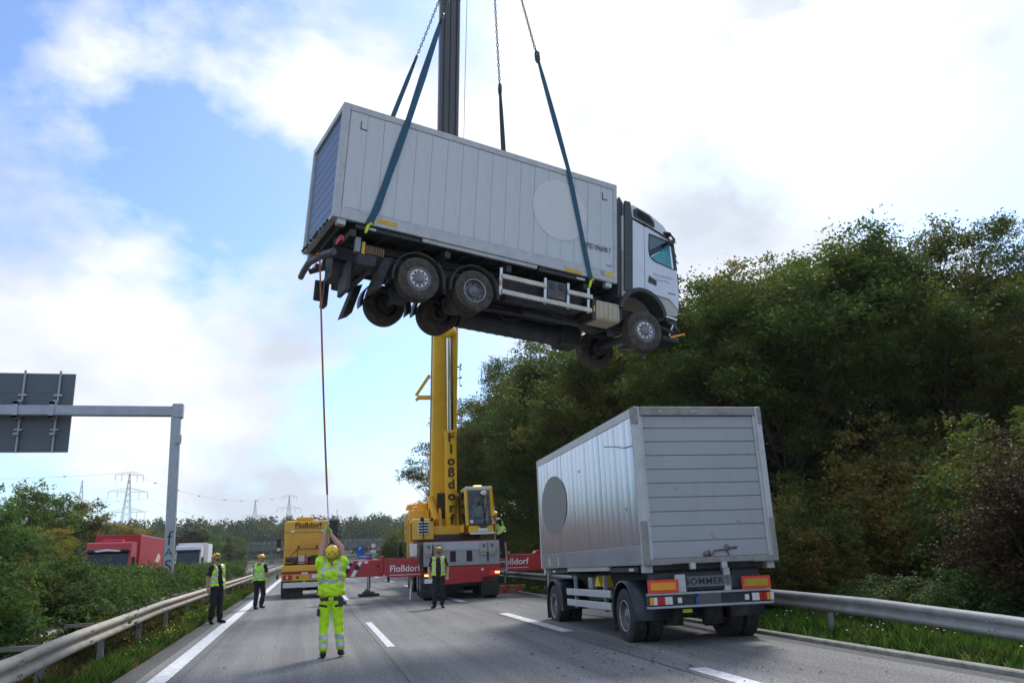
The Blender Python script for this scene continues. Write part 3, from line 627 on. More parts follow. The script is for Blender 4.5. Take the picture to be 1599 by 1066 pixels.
# ------------------------------------------------------------------ grass and flowers
def blades(name, X0, X1, Y0, Y1, n, h, m, seed, zf=gz, clumps=0):
    r = np.random.default_rng(seed); x = r.uniform(X0, X1, n); y = Y0 + (Y1 - Y0) * r.random(n) ** 1.7
    if clumps:
        cx = r.uniform(X0, X1, clumps); cy = Y0 + (Y1 - Y0) * r.random(clumps) ** 1.5; i = r.integers(0, clumps, n); x = np.clip(cx[i] + r.normal(size=n) * .16, X0, X1); y = cy[i] + r.normal(size=n) * .2
    z = np.array([zf(a, b) for a, b in zip(x, y)]); hh = h * r.uniform(.4, 1.25, n) * (1 + .3 * np.sin(y * 1.9) * np.sin(x * 2.3)); an = r.uniform(0, 6.28, n); w_ = .006 + .006 * r.random(n) + .0004 * y
    lx, ly = r.normal(size=n) * hh * .35, r.normal(size=n) * hh * .35; B = np.stack([x, y, z], 1); u = np.stack([np.cos(an), np.sin(an), 0 * an], 1) * w_[:, None]
    mid = B + np.stack([lx * .35, ly * .35, hh * .6], 1); tip = B + np.stack([lx, ly, hh], 1)
    V = np.stack([B - u, B + u, mid + u * .7, tip, mid - u * .7], 1).reshape(-1, 3)
    me = bpy.data.meshes.new(name); me.vertices.add(5 * n); me.vertices.foreach_set('co', V.astype(np.float32).ravel()); me.loops.add(5 * n); me.loops.foreach_set('vertex_index', np.arange(5 * n, dtype=np.int32))
    me.polygons.add(n); me.polygons.foreach_set('loop_start', np.arange(n, dtype=np.int32) * 5); me.update(calc_edges=True); me.materials.append(m)
    at = me.attributes.new('tone', 'FLOAT', 'FACE'); at.data.foreach_set('value', r.random(n).astype(np.float32)); return me
L_grass = leafmat('grass_blade', [(.04, .09, .02), (.07, .15, .03), (.11, .2, .045)], (.2, .17, .06), .2, .7)
L_grassd = leafmat('dry_grass_blade', [(.05, .065, .02), (.09, .09, .035), (.15, .12, .06)], (.2, .15, .08), .4, .9)
gr = part('grass', blades('grass_right', 8.66, 11.6, 6.5, 45, 42000, .22, L_grass, 41), None, kind='stuff'); gr['label'] = 'green grass on the right verge under the barrier'; gr['category'] = 'grass'
gr = part('grass', blades('grass_left', -4.6, -2.8, 7, 60, 32000, .16, L_grassd, 42, clumps=900), None, kind='stuff'); gr['label'] = 'dry grass and weeds along the left barrier'; gr['category'] = 'grass'
gr = part('grass', blades('weeds_left', -3.25, -2.80, 12, 45, 7000, .26, L_grass, 43, clumps=60), None, kind='stuff'); gr['label'] = 'taller green weeds at the left road edge'; gr['category'] = 'weeds'
def flowers(name, X0, X1, Y0, Y1, n, h, col, seed, label, k=14, sz=.045):
    r = np.random.default_rng(seed); cx = r.uniform(X0, X1, k); cy = r.uniform(Y0, Y1, k); i = r.integers(0, k, n); x = cx[i] + r.normal(size=n) * .14; y = cy[i] + r.normal(size=n) * .35; z = h * r.uniform(.55, 1.15, n)
    o = part('wild_flowers', leaves(name, np.stack([x, y, z], 1), sz, mat(name, col, .6, var=.1), up=1.5, aspect=.9, rng=r), None, kind='stuff'); o['label'] = label; o['category'] = 'flowers'
flowers('yellow_flower', -3.2, -2.88, 15.5, 36, 300, .34, (.62, .47, .02), 51, 'small yellow flowers along the left road edge', 12, .032)
flowers('white_flower', 8.9, 10.6, 11.5, 16, 70, .34, (.7, .7, .68), 52, 'scattered white flowers in the right verge grass', 12, .04)
flowers('yellow_flower', 9.0, 10.8, 8.5, 14, 40, .36, (.62, .42, .02), 53, 'scattered yellow flowers in the right verge grass', 10, .04)
# ------------------------------------------------------------------ wheels
def tyre_prof(w):
    p = [(.57, -.03), (.60, -.008), (.70, .0), (.86, -.006), (.955, -.035)]
    t0, t1 = -.06, -w + .06; k = 4
    p.append((.995, t0))
    for i in range(1, k + 1):
        g = t0 + (t1 - t0) * i / (k + 1); p += [(1, g + .012), (.968, g + .008), (.968, g - .008), (1, g - .012)]
    p += [(.995, t1), (.955, -w + .035), (.86, -w + .006), (.6, -w), (.57, -w + .03)]
    return p
WM = {}
def wheel_mesh(style, w, muddy):
    key = (style, round(w, 3), muddy)
    if key in WM: return WM[key]
    ty = MB().lathe([(r * 1., h) for r, h in tyre_prof(w)], (0, 0, 0), (1, 0, 0), 36).mesh('tyre', M_rubberb if muddy else M_rubber)
    mb = MB()
    if style == 'ring':
        mb.cur = 1; mb.lathe([(.575, -.03), (.57, -.012), (.545, -.012), (.53, -.05), (.47, -.075), (.43, -.06)], (0, 0, 0), (1, 0, 0), 36)
        mb.cur = 0; mb.lathe([(.435, -.06), (.42, -.012), (.40, 0), (.24, 0), (.235, -.03)], (0, 0, 0), (1, 0, 0), 36)
        mb.cur = 2
        for i in range(10): a = 2 * PI * i / 10; mb.disc((.003, .33 * math.cos(a), .33 * math.sin(a)), (1, 0, 0), .052, n=10)
        mb.cur = 1
        for i in range(10): a = 2 * PI * (i + .5) / 10; mb.cyl((-.01, .275 * math.cos(a), .275 * math.sin(a)), (.03, .275 * math.cos(a), .275 * math.sin(a)), .022, n=6)
        mb.lathe([(.235, -.03), (.22, .03), (.19, .05), (.0, .055)], (0, 0, 0), (1, 0, 0), 24)
    else:
        mb.cur = 3; mb.lathe([(.575, -.03), (.57, -.01), (.545, -.01), (.535, -.04)], (0, 0, 0), (1, 0, 0), 36)
        mb.cur = 1; mb.lathe([(.535, -.04), (.52, -.12), (.50, -.26), (.44, -.29), (.34, -.27), (.28, -.25), (.27, -.25)], (0, 0, 0), (1, 0, 0), 36)
        mb.lathe([(.27, -.26), (.27, -.13), (.22, -.11), (.13, -.10), (.12, -.07), (0, -.07)], (0, 0, 0), (1, 0, 0), 24)
        for i in range(10): a = 2 * PI * i / 10; mb.cyl((-.27, .325 * math.cos(a), .325 * math.sin(a)), (-.21, .325 * math.cos(a), .325 * math.sin(a)), .025, n=6)
        mb.cur = 2
        for i in range(8): a = 2 * PI * (i + .5) / 8; mb.disc((-.272, .41 * math.cos(a), .41 * math.sin(a)), (1, 0, 0), .05, n=8)
    rm = mb.mesh('rim', [M_steelw, M_steeld, M_hole, mat('rim_edge', (.48, .47, .45), .5, .4, var=.2, dirt=(.16, .12, .08), dscale=7, damt=.6)]); WM[key] = (ty, rm); return ty, rm
def wheel(parent, x, y, z, r, w, side, style='ring', muddy=False, steer=0):
    ty, rm = wheel_mesh(style, w / r, muddy)
    M = Matrix.Translation((x, y, z)) @ Matrix.Rotation((0 if side > 0 else PI) + steer, 4, 'Z') @ Matrix.Rotation(random.uniform(0, 6), 4, 'X') @ Matrix.Scale(r, 4)
    t = part('wheel', ty, parent, M); part('rim', rm, t); return t
def arc(mb, x0, x1, y, z, R, a0, a1, th=.025, n=16):   # a in degrees, 0 = rear, 90 = top, 180 = front
    return mb.lathe([(R, 0), (R, x1 - x0), (R + th, x1 - x0), (R + th, 0), (R, 0)], (x0, y, z), (1, 0, 0), n, -R_(a0), -R_(a1))

# ------------------------------------------------------------------ swap body boxes
BW, BL, BH = 2.55, 7.45, 2.79
def grey_sheet(name, col, rough, metal, streak, bump):
    m = mat(name, col, rough, metal, var=.05, scale=1.2, dirt=(col[0] * .62, col[1] * .62, col[2] * .6), dscale=2.2, damt=streak, stretch=(1.5, 1.5, .28), bump=bump, bscale=2.2); return m
M_boxp = grey_sheet('grey_box_paint', (.56, .58, .59), .38, .12, .42, .1)
M_boxf = mat('grey_frame_paint', (.50, .515, .52), .45, .1, var=.08, scale=3, dirt=(.25, .24, .22), dscale=4, damt=.35)
M_boxs = grey_sheet('polished_sheet', (.50, .54, .60), .23, .76, .22, .05)
M_doorb = mat('blue_grey_door', (.125, .165, .25), .4, .2, var=.14, scale=1.4, dirt=(.12, .14, .2), dscale=1.6, damt=.6, stretch=(1, 1, .5))
M_doorg = mat('grey_door', (.36, .38, .40), .5, .15, var=.06, scale=1.2, dirt=(.27, .27, .26), dscale=2.4, damt=.4, stretch=(1.6, 1, .35))
M_worn = mat('worn_frame', (.29, .29, .275), .6, .2, var=.15, scale=5, dirt=(.17, .13, .08), dscale=3.2, damt=.75)
M_under = mat('box_underside', (.05, .052, .056), .7, var=.3, scale=3, dirt=(.11, .1, .09), dscale=3)
M_stick = mat('yellow_sticker', (.72, .42, .03), .5, var=.1, scale=8, dirt=(.3, .2, .05), dscale=9, damt=.4)
def swap_body(root, F, n, mp, mf, md, lower, bulge, zs, name='cargo_box', mdoorframe=None, mlow=None):
    hw = BW / 2; core = MB().bx(-hw + .035, hw - .035, .09, BL - .03, F + .03, F + BH - .05).build(name, [mf], root)
    for s in (-1, 1):
        for y0, y1 in ((0, .17), (BL - .12, BL)): MB().bx(s * hw, s * (hw - .12), y0, y1, F, F + BH).build('corner_post', mf, core, bev=.012)
        MB().bx(s * (hw - .004), s * (hw - .09), .17, BL - .12, F + BH - .15, F + BH).build('top_rail', mf, core, bev=.01)
        MB().bx(s * (hw + .0), s * (hw - .1), .17, BL - .12, F, F + lower).build('bottom_rail', mlow or mf, core, bev=.01)
        MB().bx(s * (hw + .012), s * (hw - .01), .17, BL - .12, F + BH - .165, F + BH - .14).build('trim', mf, core)
        y0, y1 = .18, BL - .13; wdt = (y1 - y0) / n; z0, z1 = F + lower + .004, F + BH - .168
        k = 6; prof = [((i / k) * (wdt - .007) + .0035, bulge * (1 - (2 * i / k - 1) ** 2)) for i in range(k + 1)]
        vs = []
        for z in (z0, z1):
            for a, b in prof: vs.append((s * (.006 + b), a, z))
        e = len(prof); fs = [(i, i + 1, e + i + 1, e + i) if s > 0 else (i + 1, i, e + i, e + i + 1) for i in range(k)]
        mb = MB(); mb.add(vs, fs, True); mb.add([(s * .006, prof[0][0], z0), (s * .006, prof[0][0], z1), (-s * .03, prof[0][0], z1), (-s * .03, prof[0][0], z0)], [(0, 1, 2, 3)])
        mb.add([(s * .006, prof[-1][0], z0), (s * .006, prof[-1][0], z1), (-s * .03, prof[-1][0], z1), (-s * .03, prof[-1][0], z0)], [(0, 1, 2, 3)])
        me = mb.mesh('side_panel', mp)
        for i in range(n): part('side_panel', me, core, Matrix.Translation((s * (hw - .012), y0 + wdt * i, 0)) @ Matrix.Rotation(R_(random.uniform(-.22, .22)), 4, 'Z') @ Matrix.Diagonal((random.uniform(.35, 1.25), 1, 1, 1)))
    fm = mdoorframe or mf
    MB().bx(-hw + .12, hw - .12, .0, .12, F + BH - .16, F + BH).build('door_header', fm, core, bev=.012)
    MB().bx(-hw + .12, hw - .12, .0, .14, F, F + .095).build('door_sill', fm, core, bev=.012)
    if mdoorframe:
        for s in (-1, 1):
            MB().bx(s * (hw + .003), s * (hw - .1), -.012, .1, F - .01, F + .75).build('bumper_strip', M_worn, core, bev=.01)
            MB().bx(s * (hw + .003), s * (hw - .085), -.014, .2, F + BH - .33, F + BH + .004).build('corner_casting', M_worn, core, bev=.02)
            MB().bx(s * (hw - .1), s * (hw - .5), -.012, .1, F - .012, F + .09).build('bumper_strip', M_worn, core, bev=.01)
    for a, b in zip(zs, zs[1:]): MB().bx(-hw + .1, hw - .1, .055, .085, F + b + .006, F + a - .006).build('door_slat', md, core, bev=.006)
    for s in (-1, 1): MB().bx(s * (hw - .12), s * (hw - .17), .03, .07, F + .095, F + BH - .16).build('door_guide', mf, core)
    for i in range(15): MB().bx(-hw + .1, hw - .1, .25 + .5 * i, .31 + .5 * i, F - .10, F + .03).build('cross_beam', M_under, core)
    MB().bx(-hw + .11, hw - .11, .1, BL - .1, F + .018, F + .028).build('floor', M_under, core)
    for s in (-1, 1):
        for q in (.12, BL - .34): MB().bx(s * (hw - .03), s * (hw - .18), q, q + .19, F - .135, F - .001).build('corner_foot', mf, core, bev=.01)
        MB().bx(s * (hw - .04), s * (hw - .12), 2.1, 5.1, F - .09, F - .001).build('side_sill', mf, core, bev=.008)
        MB().bx(s * (hw - .06), s * (hw - .16), .55, 2.05, F - .12, F - .03).build('leg_folded', M_dark, core, bev=.01); MB().bx(s * (hw - .06), s * (hw - .16), 5.15, 6.6, F - .12, F - .03).build('leg_folded', M_dark, core, bev=.01)
        MB().bx(s * (hw - .055), s * (hw - .065), .75, 1.0, F - .1, F - .05).bx(s * (hw - .055), s * (hw - .065), 6.25, 6.5, F - .1, F - .05).build('reflector', M_clear, core)
    return core

# ------------------------------------------------------------------ the hanging lorry
def pose(rx, ry, rz, t, off):
    Rm = Matrix.Rotation(rz, 3, 'Z') @ Matrix.Rotation(rx, 3, 'X') @ Matrix.Rotation(ry, 3, 'Y')
    M = Rm.to_4x4(); M.translation = Vector(t) + Rm @ Vector(off); return M
F = 1.48
TM = pose(-.07197, .00719, -1.31407, (-.34206, 18.59727, 8.75527), (BW / 2, 0, -F))
lorry = thing('box_lorry', 'grey box lorry with silver cab hanging in slings in the air', 'lorry', M=TM)
box = swap_body(lorry, F, 18, M_boxp, M_boxf, M_doorb, .27, .0015, [2.63, 2.36, 2.1, 1.85, 1.6, 1.35, 1.1, .85, .6, .35, .1])
hw = BW / 2
MB().disc((hw + .001, 5.69, F + 1.6), (1, 0, 0), .79, .81, 40).build('emblem', mat('emblem_pale', (.69, .69, .685), .55, var=.04, scale=2), box)
for y0, y1, z in ((1.0, 1.46, .13), (5.88, 6.36, .05)): MB().bx(hw + .001, hw + .006, y0, y1, F + z - .045, F + z + .05).build('sticker', M_stick, box)
MB().bx(hw + .001, hw + .006, 7.1, 7.35, F + .13, F + .26).build('sticker', mat('label_yellow', (.7, .55, .05), .5, var=.3, scale=25), box); MB().bx(hw + .001, hw + .006, 6.93, 7.05, F + .13, F + .27).build('sticker', mat('label_grey', (.33, .34, .35), .5, var=.4, scale=40), box)
text('UPSD 096698 7', .21, frame((hw + .012, 6.82, F + .84), (0, 1, 0), (0, 0, 1)), M_ink, box, bold=-.004, sx=.62, ext=.001)
for y, z, d in ((.42, 2.42, 1), (6.98, 2.45, 1)):
    MB().bx(hw + .004, hw + .008, y, y + .02, F + z - .18, F + z).bx(hw + .004, hw + .008, y, y + .16, F + z - .2, F + z - .18).build('corner_mark', M_ink, box)
MB().bx(hw + .003, hw + .005, 7.1, 7.28, F + .42, F + .45).build('corner_mark', M_inkg, box)
# torn green plastic along the rear bottom edge
mb = MB()
for i in range(16): a = -hw + .1 + i * .14; mb.ell((a, -.02, F + .02 + random.uniform(-.02, .05)), (random.uniform(.02, .05), .03, random.uniform(.02, .07)), n=6, k=4)
mb.build('scraped_edge', mat('bent_leaves', (.02, .04, .03), .8), box, kind='stuff')
# chassis
mb = MB()
for s in (-1, 1): mb.bx(s * .38, s * .46, .3, 9.1, .86, 1.16)
for y in (.35, 1.3, 2.75, 4.2, 5.4, 6.6, 7.8): mb.bx(-.38, .38, y, y + .1, .9, 1.12)
for y in (.45, 2.7, 4.3, 6.5): mb.bx(-1.15, 1.15, y, y + .14, 1.18, 1.34)
for s in (-1, 1): mb.bx(s * .40, s * .52, .3, 7.5, 1.17, 1.36)
mb.build('chassis', M_dark, lorry, bev=.01)
for y, z in ((2.08, .5), (3.46, .5), (8.38, .42)):
    mb = MB().cyl((-1.0, y, z), (1.0, y, z), .09)
    if y < 8: mb.ell((0, y, z), (.28, .27, .26)); mb.cyl((0, y, z), (0, y + .5, z + .08), .1)
    for s in (-1, 1): mb.cyl((s * .72, y, z + .1), (s * .72, y, z + .5), .14, .12); mb.bar((s * .5, y - .6, z + .2), (s * .5, y + .6, z + .2), .09, .07); mb.cyl((s * .8, y, z), (s * 1.0, y, z), .22)
    mb.build('axle', M_dark, lorry)
MB().cyl((0, 3.9, .56), (0, 7.3, .75), .07).ell((0, 7.5, .8), (.3, .5, .33)).build('drive_shaft', M_dark, lorry)
for s in (-1, 1):
    wheel(lorry, s * 1.24, 2.08, .5, .5, .32, s, 'ring', True)
    wheel(lorry, s * 1.24, 3.46, .5, .49, .28, s, 'deep', True); wheel(lorry, s * .92, 3.46, .5, .49, .28, s, 'deep', True)
    wheel(lorry, s * 1.23, 8.36, .40, .535, .33, s, 'ring', True, steer=-.06)
    for y, (a0, a1) in ((2.08, (-12, 50)), (2.08, (132, 192)), (3.46, (-10, 52)), (3.46, (128, 190))):
        m = MB(); x0, x1 = (s * .82, s * 1.26) if s > 0 else (s * 1.26, s * .82); arc(m, x0, x1, y, .5, .60, a0, a1); m.build('mudguard', M_black, lorry)
    for y in (2.08, 3.46):
        m = MB(); x0, x1 = (.82, 1.2) if s > 0 else (-1.2, -.82); arc(m, x0, x1, y, .5, .605, 50, 130); m.build('mudguard', M_dark, lorry)
    MB().prism([(1.22, .78), (1.42, .86), (1.22, .1), (1.0, -.02)], 0, s * .8, s * 1.22).build('mud_flap', M_rubber, lorry)
    # side guard of two pale rails on short posts
    for y0, y1, z in ((4.16, 5.38, 1.0), (5.98, 6.72, .98), (4.16, 6.70, .62)): MB().bx(s * 1.2, s * 1.25, y0, y1, z - .05, z + .06).build('guard_rail', mat('guard_alu', (.62, .58, .48), .45, .3, var=.1, dirt=(.3, .25, .17), dscale=4), lorry, bev=.008)
    for y in (4.14, 5.36, 6.02, 6.62): MB().bx(s * 1.16, s * 1.2, y - .035, y + .035, .55, 1.22).build('guard_post', M_alu, lorry)
    MB().bx(s * 1.201, s * 1.215, 4.115, 4.165, .78, .9).build('reflector', M_orange, lorry)
MB().bx(.72, 1.19, 5.42, 5.96, .74, 1.2).build('battery_box', mat('box_grey_plastic', (.07, .075, .085), .5, var=.15), lorry, bev=.025)
for y in (5.55, 5.82): MB().bx(1.19, 1.205, y - .06, y + .06, .98, 1.14).build('latch', M_black, lorry)
MB().bx(1.191, 1.196, 5.75, 5.88, .78, .81).build('warning_label', M_redr, lorry)
MB().bx(.65, 1.2, 6.74, 6.84, .42, .98).build('bracket', M_black, lorry, bev=.01); MB().bx(1.2, 1.21, 6.77, 6.81, .62, .78).build('reflector', M_orange, lorry)
M_tank = mat('beige_tank_cover', (.50, .43, .31), .5, .2, var=.12, scale=4, dirt=(.25, .2, .13), dscale=4, damt=.5)
tk = MB().bx(.6, 1.21, 6.85, 7.58, .45, .96).build('fuel_tank', M_tank, lorry, bev=.05)
for i in range(5): MB().bx(1.205, 1.228, 6.93 + .14 * i, 6.97 + .14 * i, .5, .92).build('rib', M_tank, tk, bev=.008)
mb = MB(); mb.cyl((-.82, 3.95, .52), (-.82, 6.9, .52), .28, n=22)
for i in range(11): mb.cyl((-.82, 4.05 + .27 * i, .52), (-.82, 4.09 + .27 * i, .52), .29, n=22)
mb.build('air_tank', M_dark, lorry)
MB().bx(-1.0, -.5, 4.05, 6.9, .72, 1.2).build('locker', M_dark, lorry, bev=.03); MB().bx(.5, .9, 4.2, 6.6, .66, 1.1).build('locker', M_dark, lorry, bev=.04); MB().bx(-.36, .36, .4, 7.6, .93, .96).build('frame_plate', M_dark, lorry)
MB().bx(-1.1, -.45, 6.9, 7.5, .2, .8).build('exhaust_box', M_dark, lorry, bev=.06)
mb = MB()
for y0, y1, x, z, r in ((4.1, 6.4, .6, .78, .05), (1.0, 3.0, .1, .95, .035), (4.2, 7.2, -.2, .7, .045), (5.2, 6.9, .35, .55, .09), (4.4, 5.3, .85, .66, .13), (7.2, 8.9, .3, .62, .06)): mb.cyl((x, y0, z), (x, y1, z), r, n=10)
for k in range(9):
    p = Vector((random.uniform(-.7, .9), random.uniform(.8, 8.5), .75)); mb.tube([p, p + Vector((.1, .3, -.22)), p + Vector((.0, .7, -.12)), p + Vector((.15, 1.1, .15))], .022, n=6)
mb.build('pipework', M_dark, lorry)
# rear end: bent under-run bar, lamps, brackets
MB().tube([(1.22, .12, .70), (.75, .02, .76), (0, -.1, .80), (-.75, -.04, .84), (-1.2, .02, .88)], .075, n=12).build('underrun_bar', mat('bar_grey', (.085, .085, .09), .55, .3, var=.25), lorry)
for s in (-.55, .55): MB().bar((s, .05, .8), (s * .8, .5, 1.0), .1, .1).build('bracket', M_dark, lorry)
MB().bx(.82, 1.14, .24, .34, 1.02, 1.16).build('tail_light', M_redl, lorry, bev=.02); MB().bx(-1.14, -.82, .24, .34, 1.02, 1.16).build('tail_light', M_redl, lorry, bev=.02)
MB().bx(1.0, 1.12, .6, .72, .86, 1.2).build('lamp_bracket', mat('grey_casting', (.25, .26, .27), .5, .4), lorry, bev=.01)
mb = MB(); mb.cur = 0; mb.bx(.95, .99, .84, 1.3, .92, 1.1); mb.cur = 1
for i in range(8): mb.bx(.99, 1.0, .86 + .055 * i, .89 + .055 * i, .93, 1.09)
mb.build('amber_rack', [mat('amber_dull', (.36, .17, .03), .5, var=.2), M_dark], lorry); MB().bx(.99, 1.02, .78, .85, .88, 1.16).build('marker_plate', mat('lamp_yellow', (.75, .5, .04), .4), lorry)
MB().bx(.2, .85, .55, .65, .05, .72).bx(-.3, .3, .35, .8, .5, .9).bx(-1.1, -.8, .5, .62, .15, .85).bx(-.75, -.68, .25, .45, .2, .7).build('coupling_frame', M_dark, lorry, bev=.02)
for k in range(7):
    p = Vector((random.uniform(-.9, .9), .5 + random.random() * .5, .8)); MB().tube([p, p + Vector((.05, .1, -.2)), p + Vector((.12, .05, -.3)), p + Vector((.2, .2, -.1))], .022, n=6).build('hanging_hose', M_black, lorry)
MB().bx(-1.0, 1.0, .7, 1.15, .62, .9).build('rear_tray', M_dark, lorry, bev=.03)
# cab
M_cab = mat('silver_white_paint', (.74, .76, .79), .3, .08, var=.05, scale=1.5, coat=.4, dirt=(.4, .38, .34), dscale=3, damt=.25, bump=.06, bscale=3)
M_cabl = mat('cream_skirt', (.52, .50, .44), .45, 0, var=.1, dirt=(.28, .25, .2), dscale=3, damt=.5)
M_trim = mat('cab_trim_grey', (.055, .06, .068), .55, var=.15)
def zz(l): return [(y, z + F) for y, z in l]
archp = [(8.3 + .68 * math.cos(R_(a)), -.72 + .68 * math.sin(R_(a))) for a in range(14, 172, 14)]
lowp = zz([(7.66, .98), (7.66, -.52)] + archp[::-1] + [(9.06, -.52), (9.44, -.50), (9.52, -.22), (9.52, .3), (9.46, .80), (8.45, .96)])
cab = MB().prism(lowp, 0, -1.2, 1.2).build('cab', M_cabl, lorry, bev=.03)
MB().prism(zz([(7.66, .98), (8.45, .96), (8.45, 1.72), (8.45, 1.95), (7.66, 2.0)]), 0, -1.2, 1.2).build('sleeper', M_cab, cab, bev=.03)
MB().prism(zz([(7.66, 2.0), (8.45, 1.93), (9.24, 1.70), (9.36, 1.66), (9.3, 1.86), (9.08, 2.08), (8.62, 2.30), (8.1, 2.42), (7.68, 2.40)]), 0, -1.14, 1.14).build('roof', M_cab, cab, bev=.09)
for s in (-1, 1):
    a, b = (1.2, 1.235) if s > 0 else (-1.235, -1.2)
    MB().prism(zz([(7.97, .0), (8.355, -.01), (8.355, 1.84), (7.97, 1.95)]), 0, a, b).build('side_panel', M_cab, cab, bev=.012)
    d = MB().prism(zz([(8.375, -.01), (9.18, -.06), (9.47, -.30), (9.50, .1), (9.45, .80), (8.74, .88), (8.62, .93), (8.53, 1.03), (8.50, 1.2), (8.52, 1.66), (8.49, 1.83), (8.375, 1.84)]), 0, a, b).build('door', M_cab, cab, bev=.012)
    MB().prism(zz([(8.47, .27), (8.74, .22), (8.75, .36), (8.5, .46)]), 0, s * 1.236, s * 1.245).build('handle', M_black, d)
    MB().prism(zz([(8.50, 1.66), (9.20, 1.58), (9.34, 1.57), (9.33, 1.64), (9.2, 1.70), (8.49, 1.84)]), 0, a, b).build('window_top', M_cab, cab)
    MB().prism(zz([(9.28, 1.6), (9.385, .80), (9.47, .80), (9.37, 1.64)]), 0, a, b).build('pillar', M_black, cab)
    MB().tube([(s * 1.238, y, z) for y, z in zz([(8.53, 1.66), (8.51, 1.2), (8.54, 1.04), (8.63, .95), (8.75, .90), (9.37, .81), (9.27, 1.58), (8.53, 1.66)])], .018, n=6, caps=False).build('window_seal', M_black, cab)
    MB().prism(zz([(8.51, 1.2), (8.54, 1.04), (8.63, .95), (8.75, .90), (9.38, .81), (9.29, 1.6), (8.53, 1.67)]), 0, s * 1.215, s * 1.221).build('window', M_glass, cab)
    MB().prism(zz([(7.70, -.1), (7.95, -.1), (7.97, 1.9), (7.90, 2.42), (7.72, 2.42)]), 0, s * 1.2, s * 1.26).build('air_deflector', M_trim, cab, bev=.015)
    for i in range(9): MB().bx(s * 1.259, s * 1.264, 7.76, 7.94, F + .1 + .2 * i, F + .11 + .2 * i).build('deflector_groove', M_black, cab)
    MB().tube([(s * 1.22, y, z) for y, z in zz([(7.75, 2.02), (8.45, 1.88), (9.15, 1.68), (9.36, 1.6)])], .04, n=8).build('gutter', M_black, cab)
    MB().prism(zz([(8.10, 2.10), (8.78, 1.94), (8.76, 2.1), (8.62, 2.24), (8.2, 2.36), (8.08, 2.3)]), 0, s * 1.10, s * 1.17).build('roof_inset', M_black, cab, bev=.03)
    MB().prism(zz([(8.20, 2.12), (8.70, 2.0), (8.67, 2.1), (8.56, 2.19), (8.22, 2.29)]), 0, s * 1.17, s * 1.176).build('roof_inset_pane', M_hole, cab)
    fl = MB(); x0, x1 = (.78, 1.27) if s > 0 else (-1.27, -.78); arc(fl, x0, x1, 8.3, F - .72, .66, 10, 168, .12, 20); fl.build('wheel_arch', M_black, cab, bev=.01)
    MB().bx(s * .75, s * 1.15, 7.6, 7.68, .55, 1.3).build('inner_arch', M_black, cab)
mb = MB().prism(zz([(9.40, 1.62), (9.50, .82), (9.505, .83), (9.41, 1.63)]), 0, -1.15, 1.15); mb.build('windscreen', M_glass, cab)
MB().bx(-1.18, 1.18, 9.5, 9.56, F - .1, F + .75).build('grille', M_black, cab, bev=.02)
MB().bx(-1.2, 1.2, 9.30, 9.42, F + 1.58, F + 1.72).build('sun_visor', M_black, cab, bev=.02)
# seats and the turquoise side curtain airbag behind the glass
MB().bx(.2, .75, 8.5, 8.62, F + .6, F + 1.5).bx(-.75, -.2, 8.5, 8.62, F + .6, F + 1.5).build('seat', M_trim, cab, bev=.04)
M_teal = mat('turquoise_cloth', (.25, .72, .70), .7, var=.2, scale=4)
mb = MB(); pr = [(8.62, .98), (8.8, 1.16), (9.0, 1.3), (9.18, 1.5), (9.27, 1.5), (9.34, .84), (9.0, .9)]
mb.prism(zz(pr), 0, 1.10, 1.17); mb.build('side_airbag', M_teal, cab, bev=.03)
MB().lathe([(.2, 0), (.22, .02), (.2, .04), (.18, .02), (.2, 0)], (.48, 9.15, F + .92), (0, -.7, .7), 18).build('steering_wheel', M_black, cab)
# broken mirror arms, torn trim and front debris
mb = MB(); mb.tube([(1.2, 9.1, F + 1.72), (1.34, 9.2, F + 1.74), (1.4, 9.26, F + 1.6), (1.36, 9.2, F + 1.42)], .035, n=8); mb.ell((1.36, 9.16, F + 1.5), (.06, .09, .09)); mb.ell((1.3, 9.1, F + 1.78), (.07, .14, .06))
mb.build('mirror_arm', M_black, cab)
mb = MB()
for i in range(14):
    q = i / 13; y = 9.36 + .17 * q + random.uniform(0, .05); z = F + 1.7 - 1.9 * q; mb.bar((1.16, y, z), (1.2 + random.uniform(-.05, .1), y + random.uniform(.0, .09), z - random.uniform(.08, .2)), .03, .03)
mb.build('torn_trim', M_black, cab)
mb = MB(); mb.bx(-1.2, 1.15, 9.25, 9.5, .62, .95); mb.bar((1.1, 9.1, .9), (1.2, 9.5, .55), .12, .1); mb.bar((.9, 9.0, .7), (1.22, 9.35, .48), .2, .1); mb.build('bumper_remains', M_black, cab, bev=.04)
MB().bar((1.15, 9.0, .96), (1.22, 9.42, .88), .03, .05).bar((1.2, 9.3, .72), (1.16, 9.2, .42), .03, .03).build('bent_strip', M_alu, cab)
MB().bar((1.18, 9.22, .38), (1.25, 9.65, .52), .02, .05).build('side_marker', M_orange, cab); MB().bx(.4, 1.15, 9.0, 9.55, .25, .42).build('step', M_black, cab, bev=.06)
MB().tube([(-.3, 8.6, .3), (.4, 8.7, .15), (.5, 8.9, -.05), (.6, 8.8, -.12)], .04, n=8).build('hanging_hose', M_steeld, cab)
MB().prism(zz([(7.52, 2.32), (7.62, 2.55), (7.72, 2.42), (7.7, -.3), (7.56, -.3)]), 0, -1.15, 1.15).build('rear_wall', M_trim, cab)
text('Mercedes-Benz', .125, frame((1.237, 8.98, F + .53), (0, 1, 0), (0, 0, 1)), M_inkg, cab, bold=-.012, ext=.001, sx=.85); text('CharterWay', .125, frame((1.237, 8.93, F + .40), (0, 1, 0), (0, 0, 1)), M_inkg, cab, bold=-.012, ext=.001, sx=.85)
MB().bx(1.236, 1.24, 9.12, 9.38, F + .08, F + .115).build('badge', M_inkg, cab)

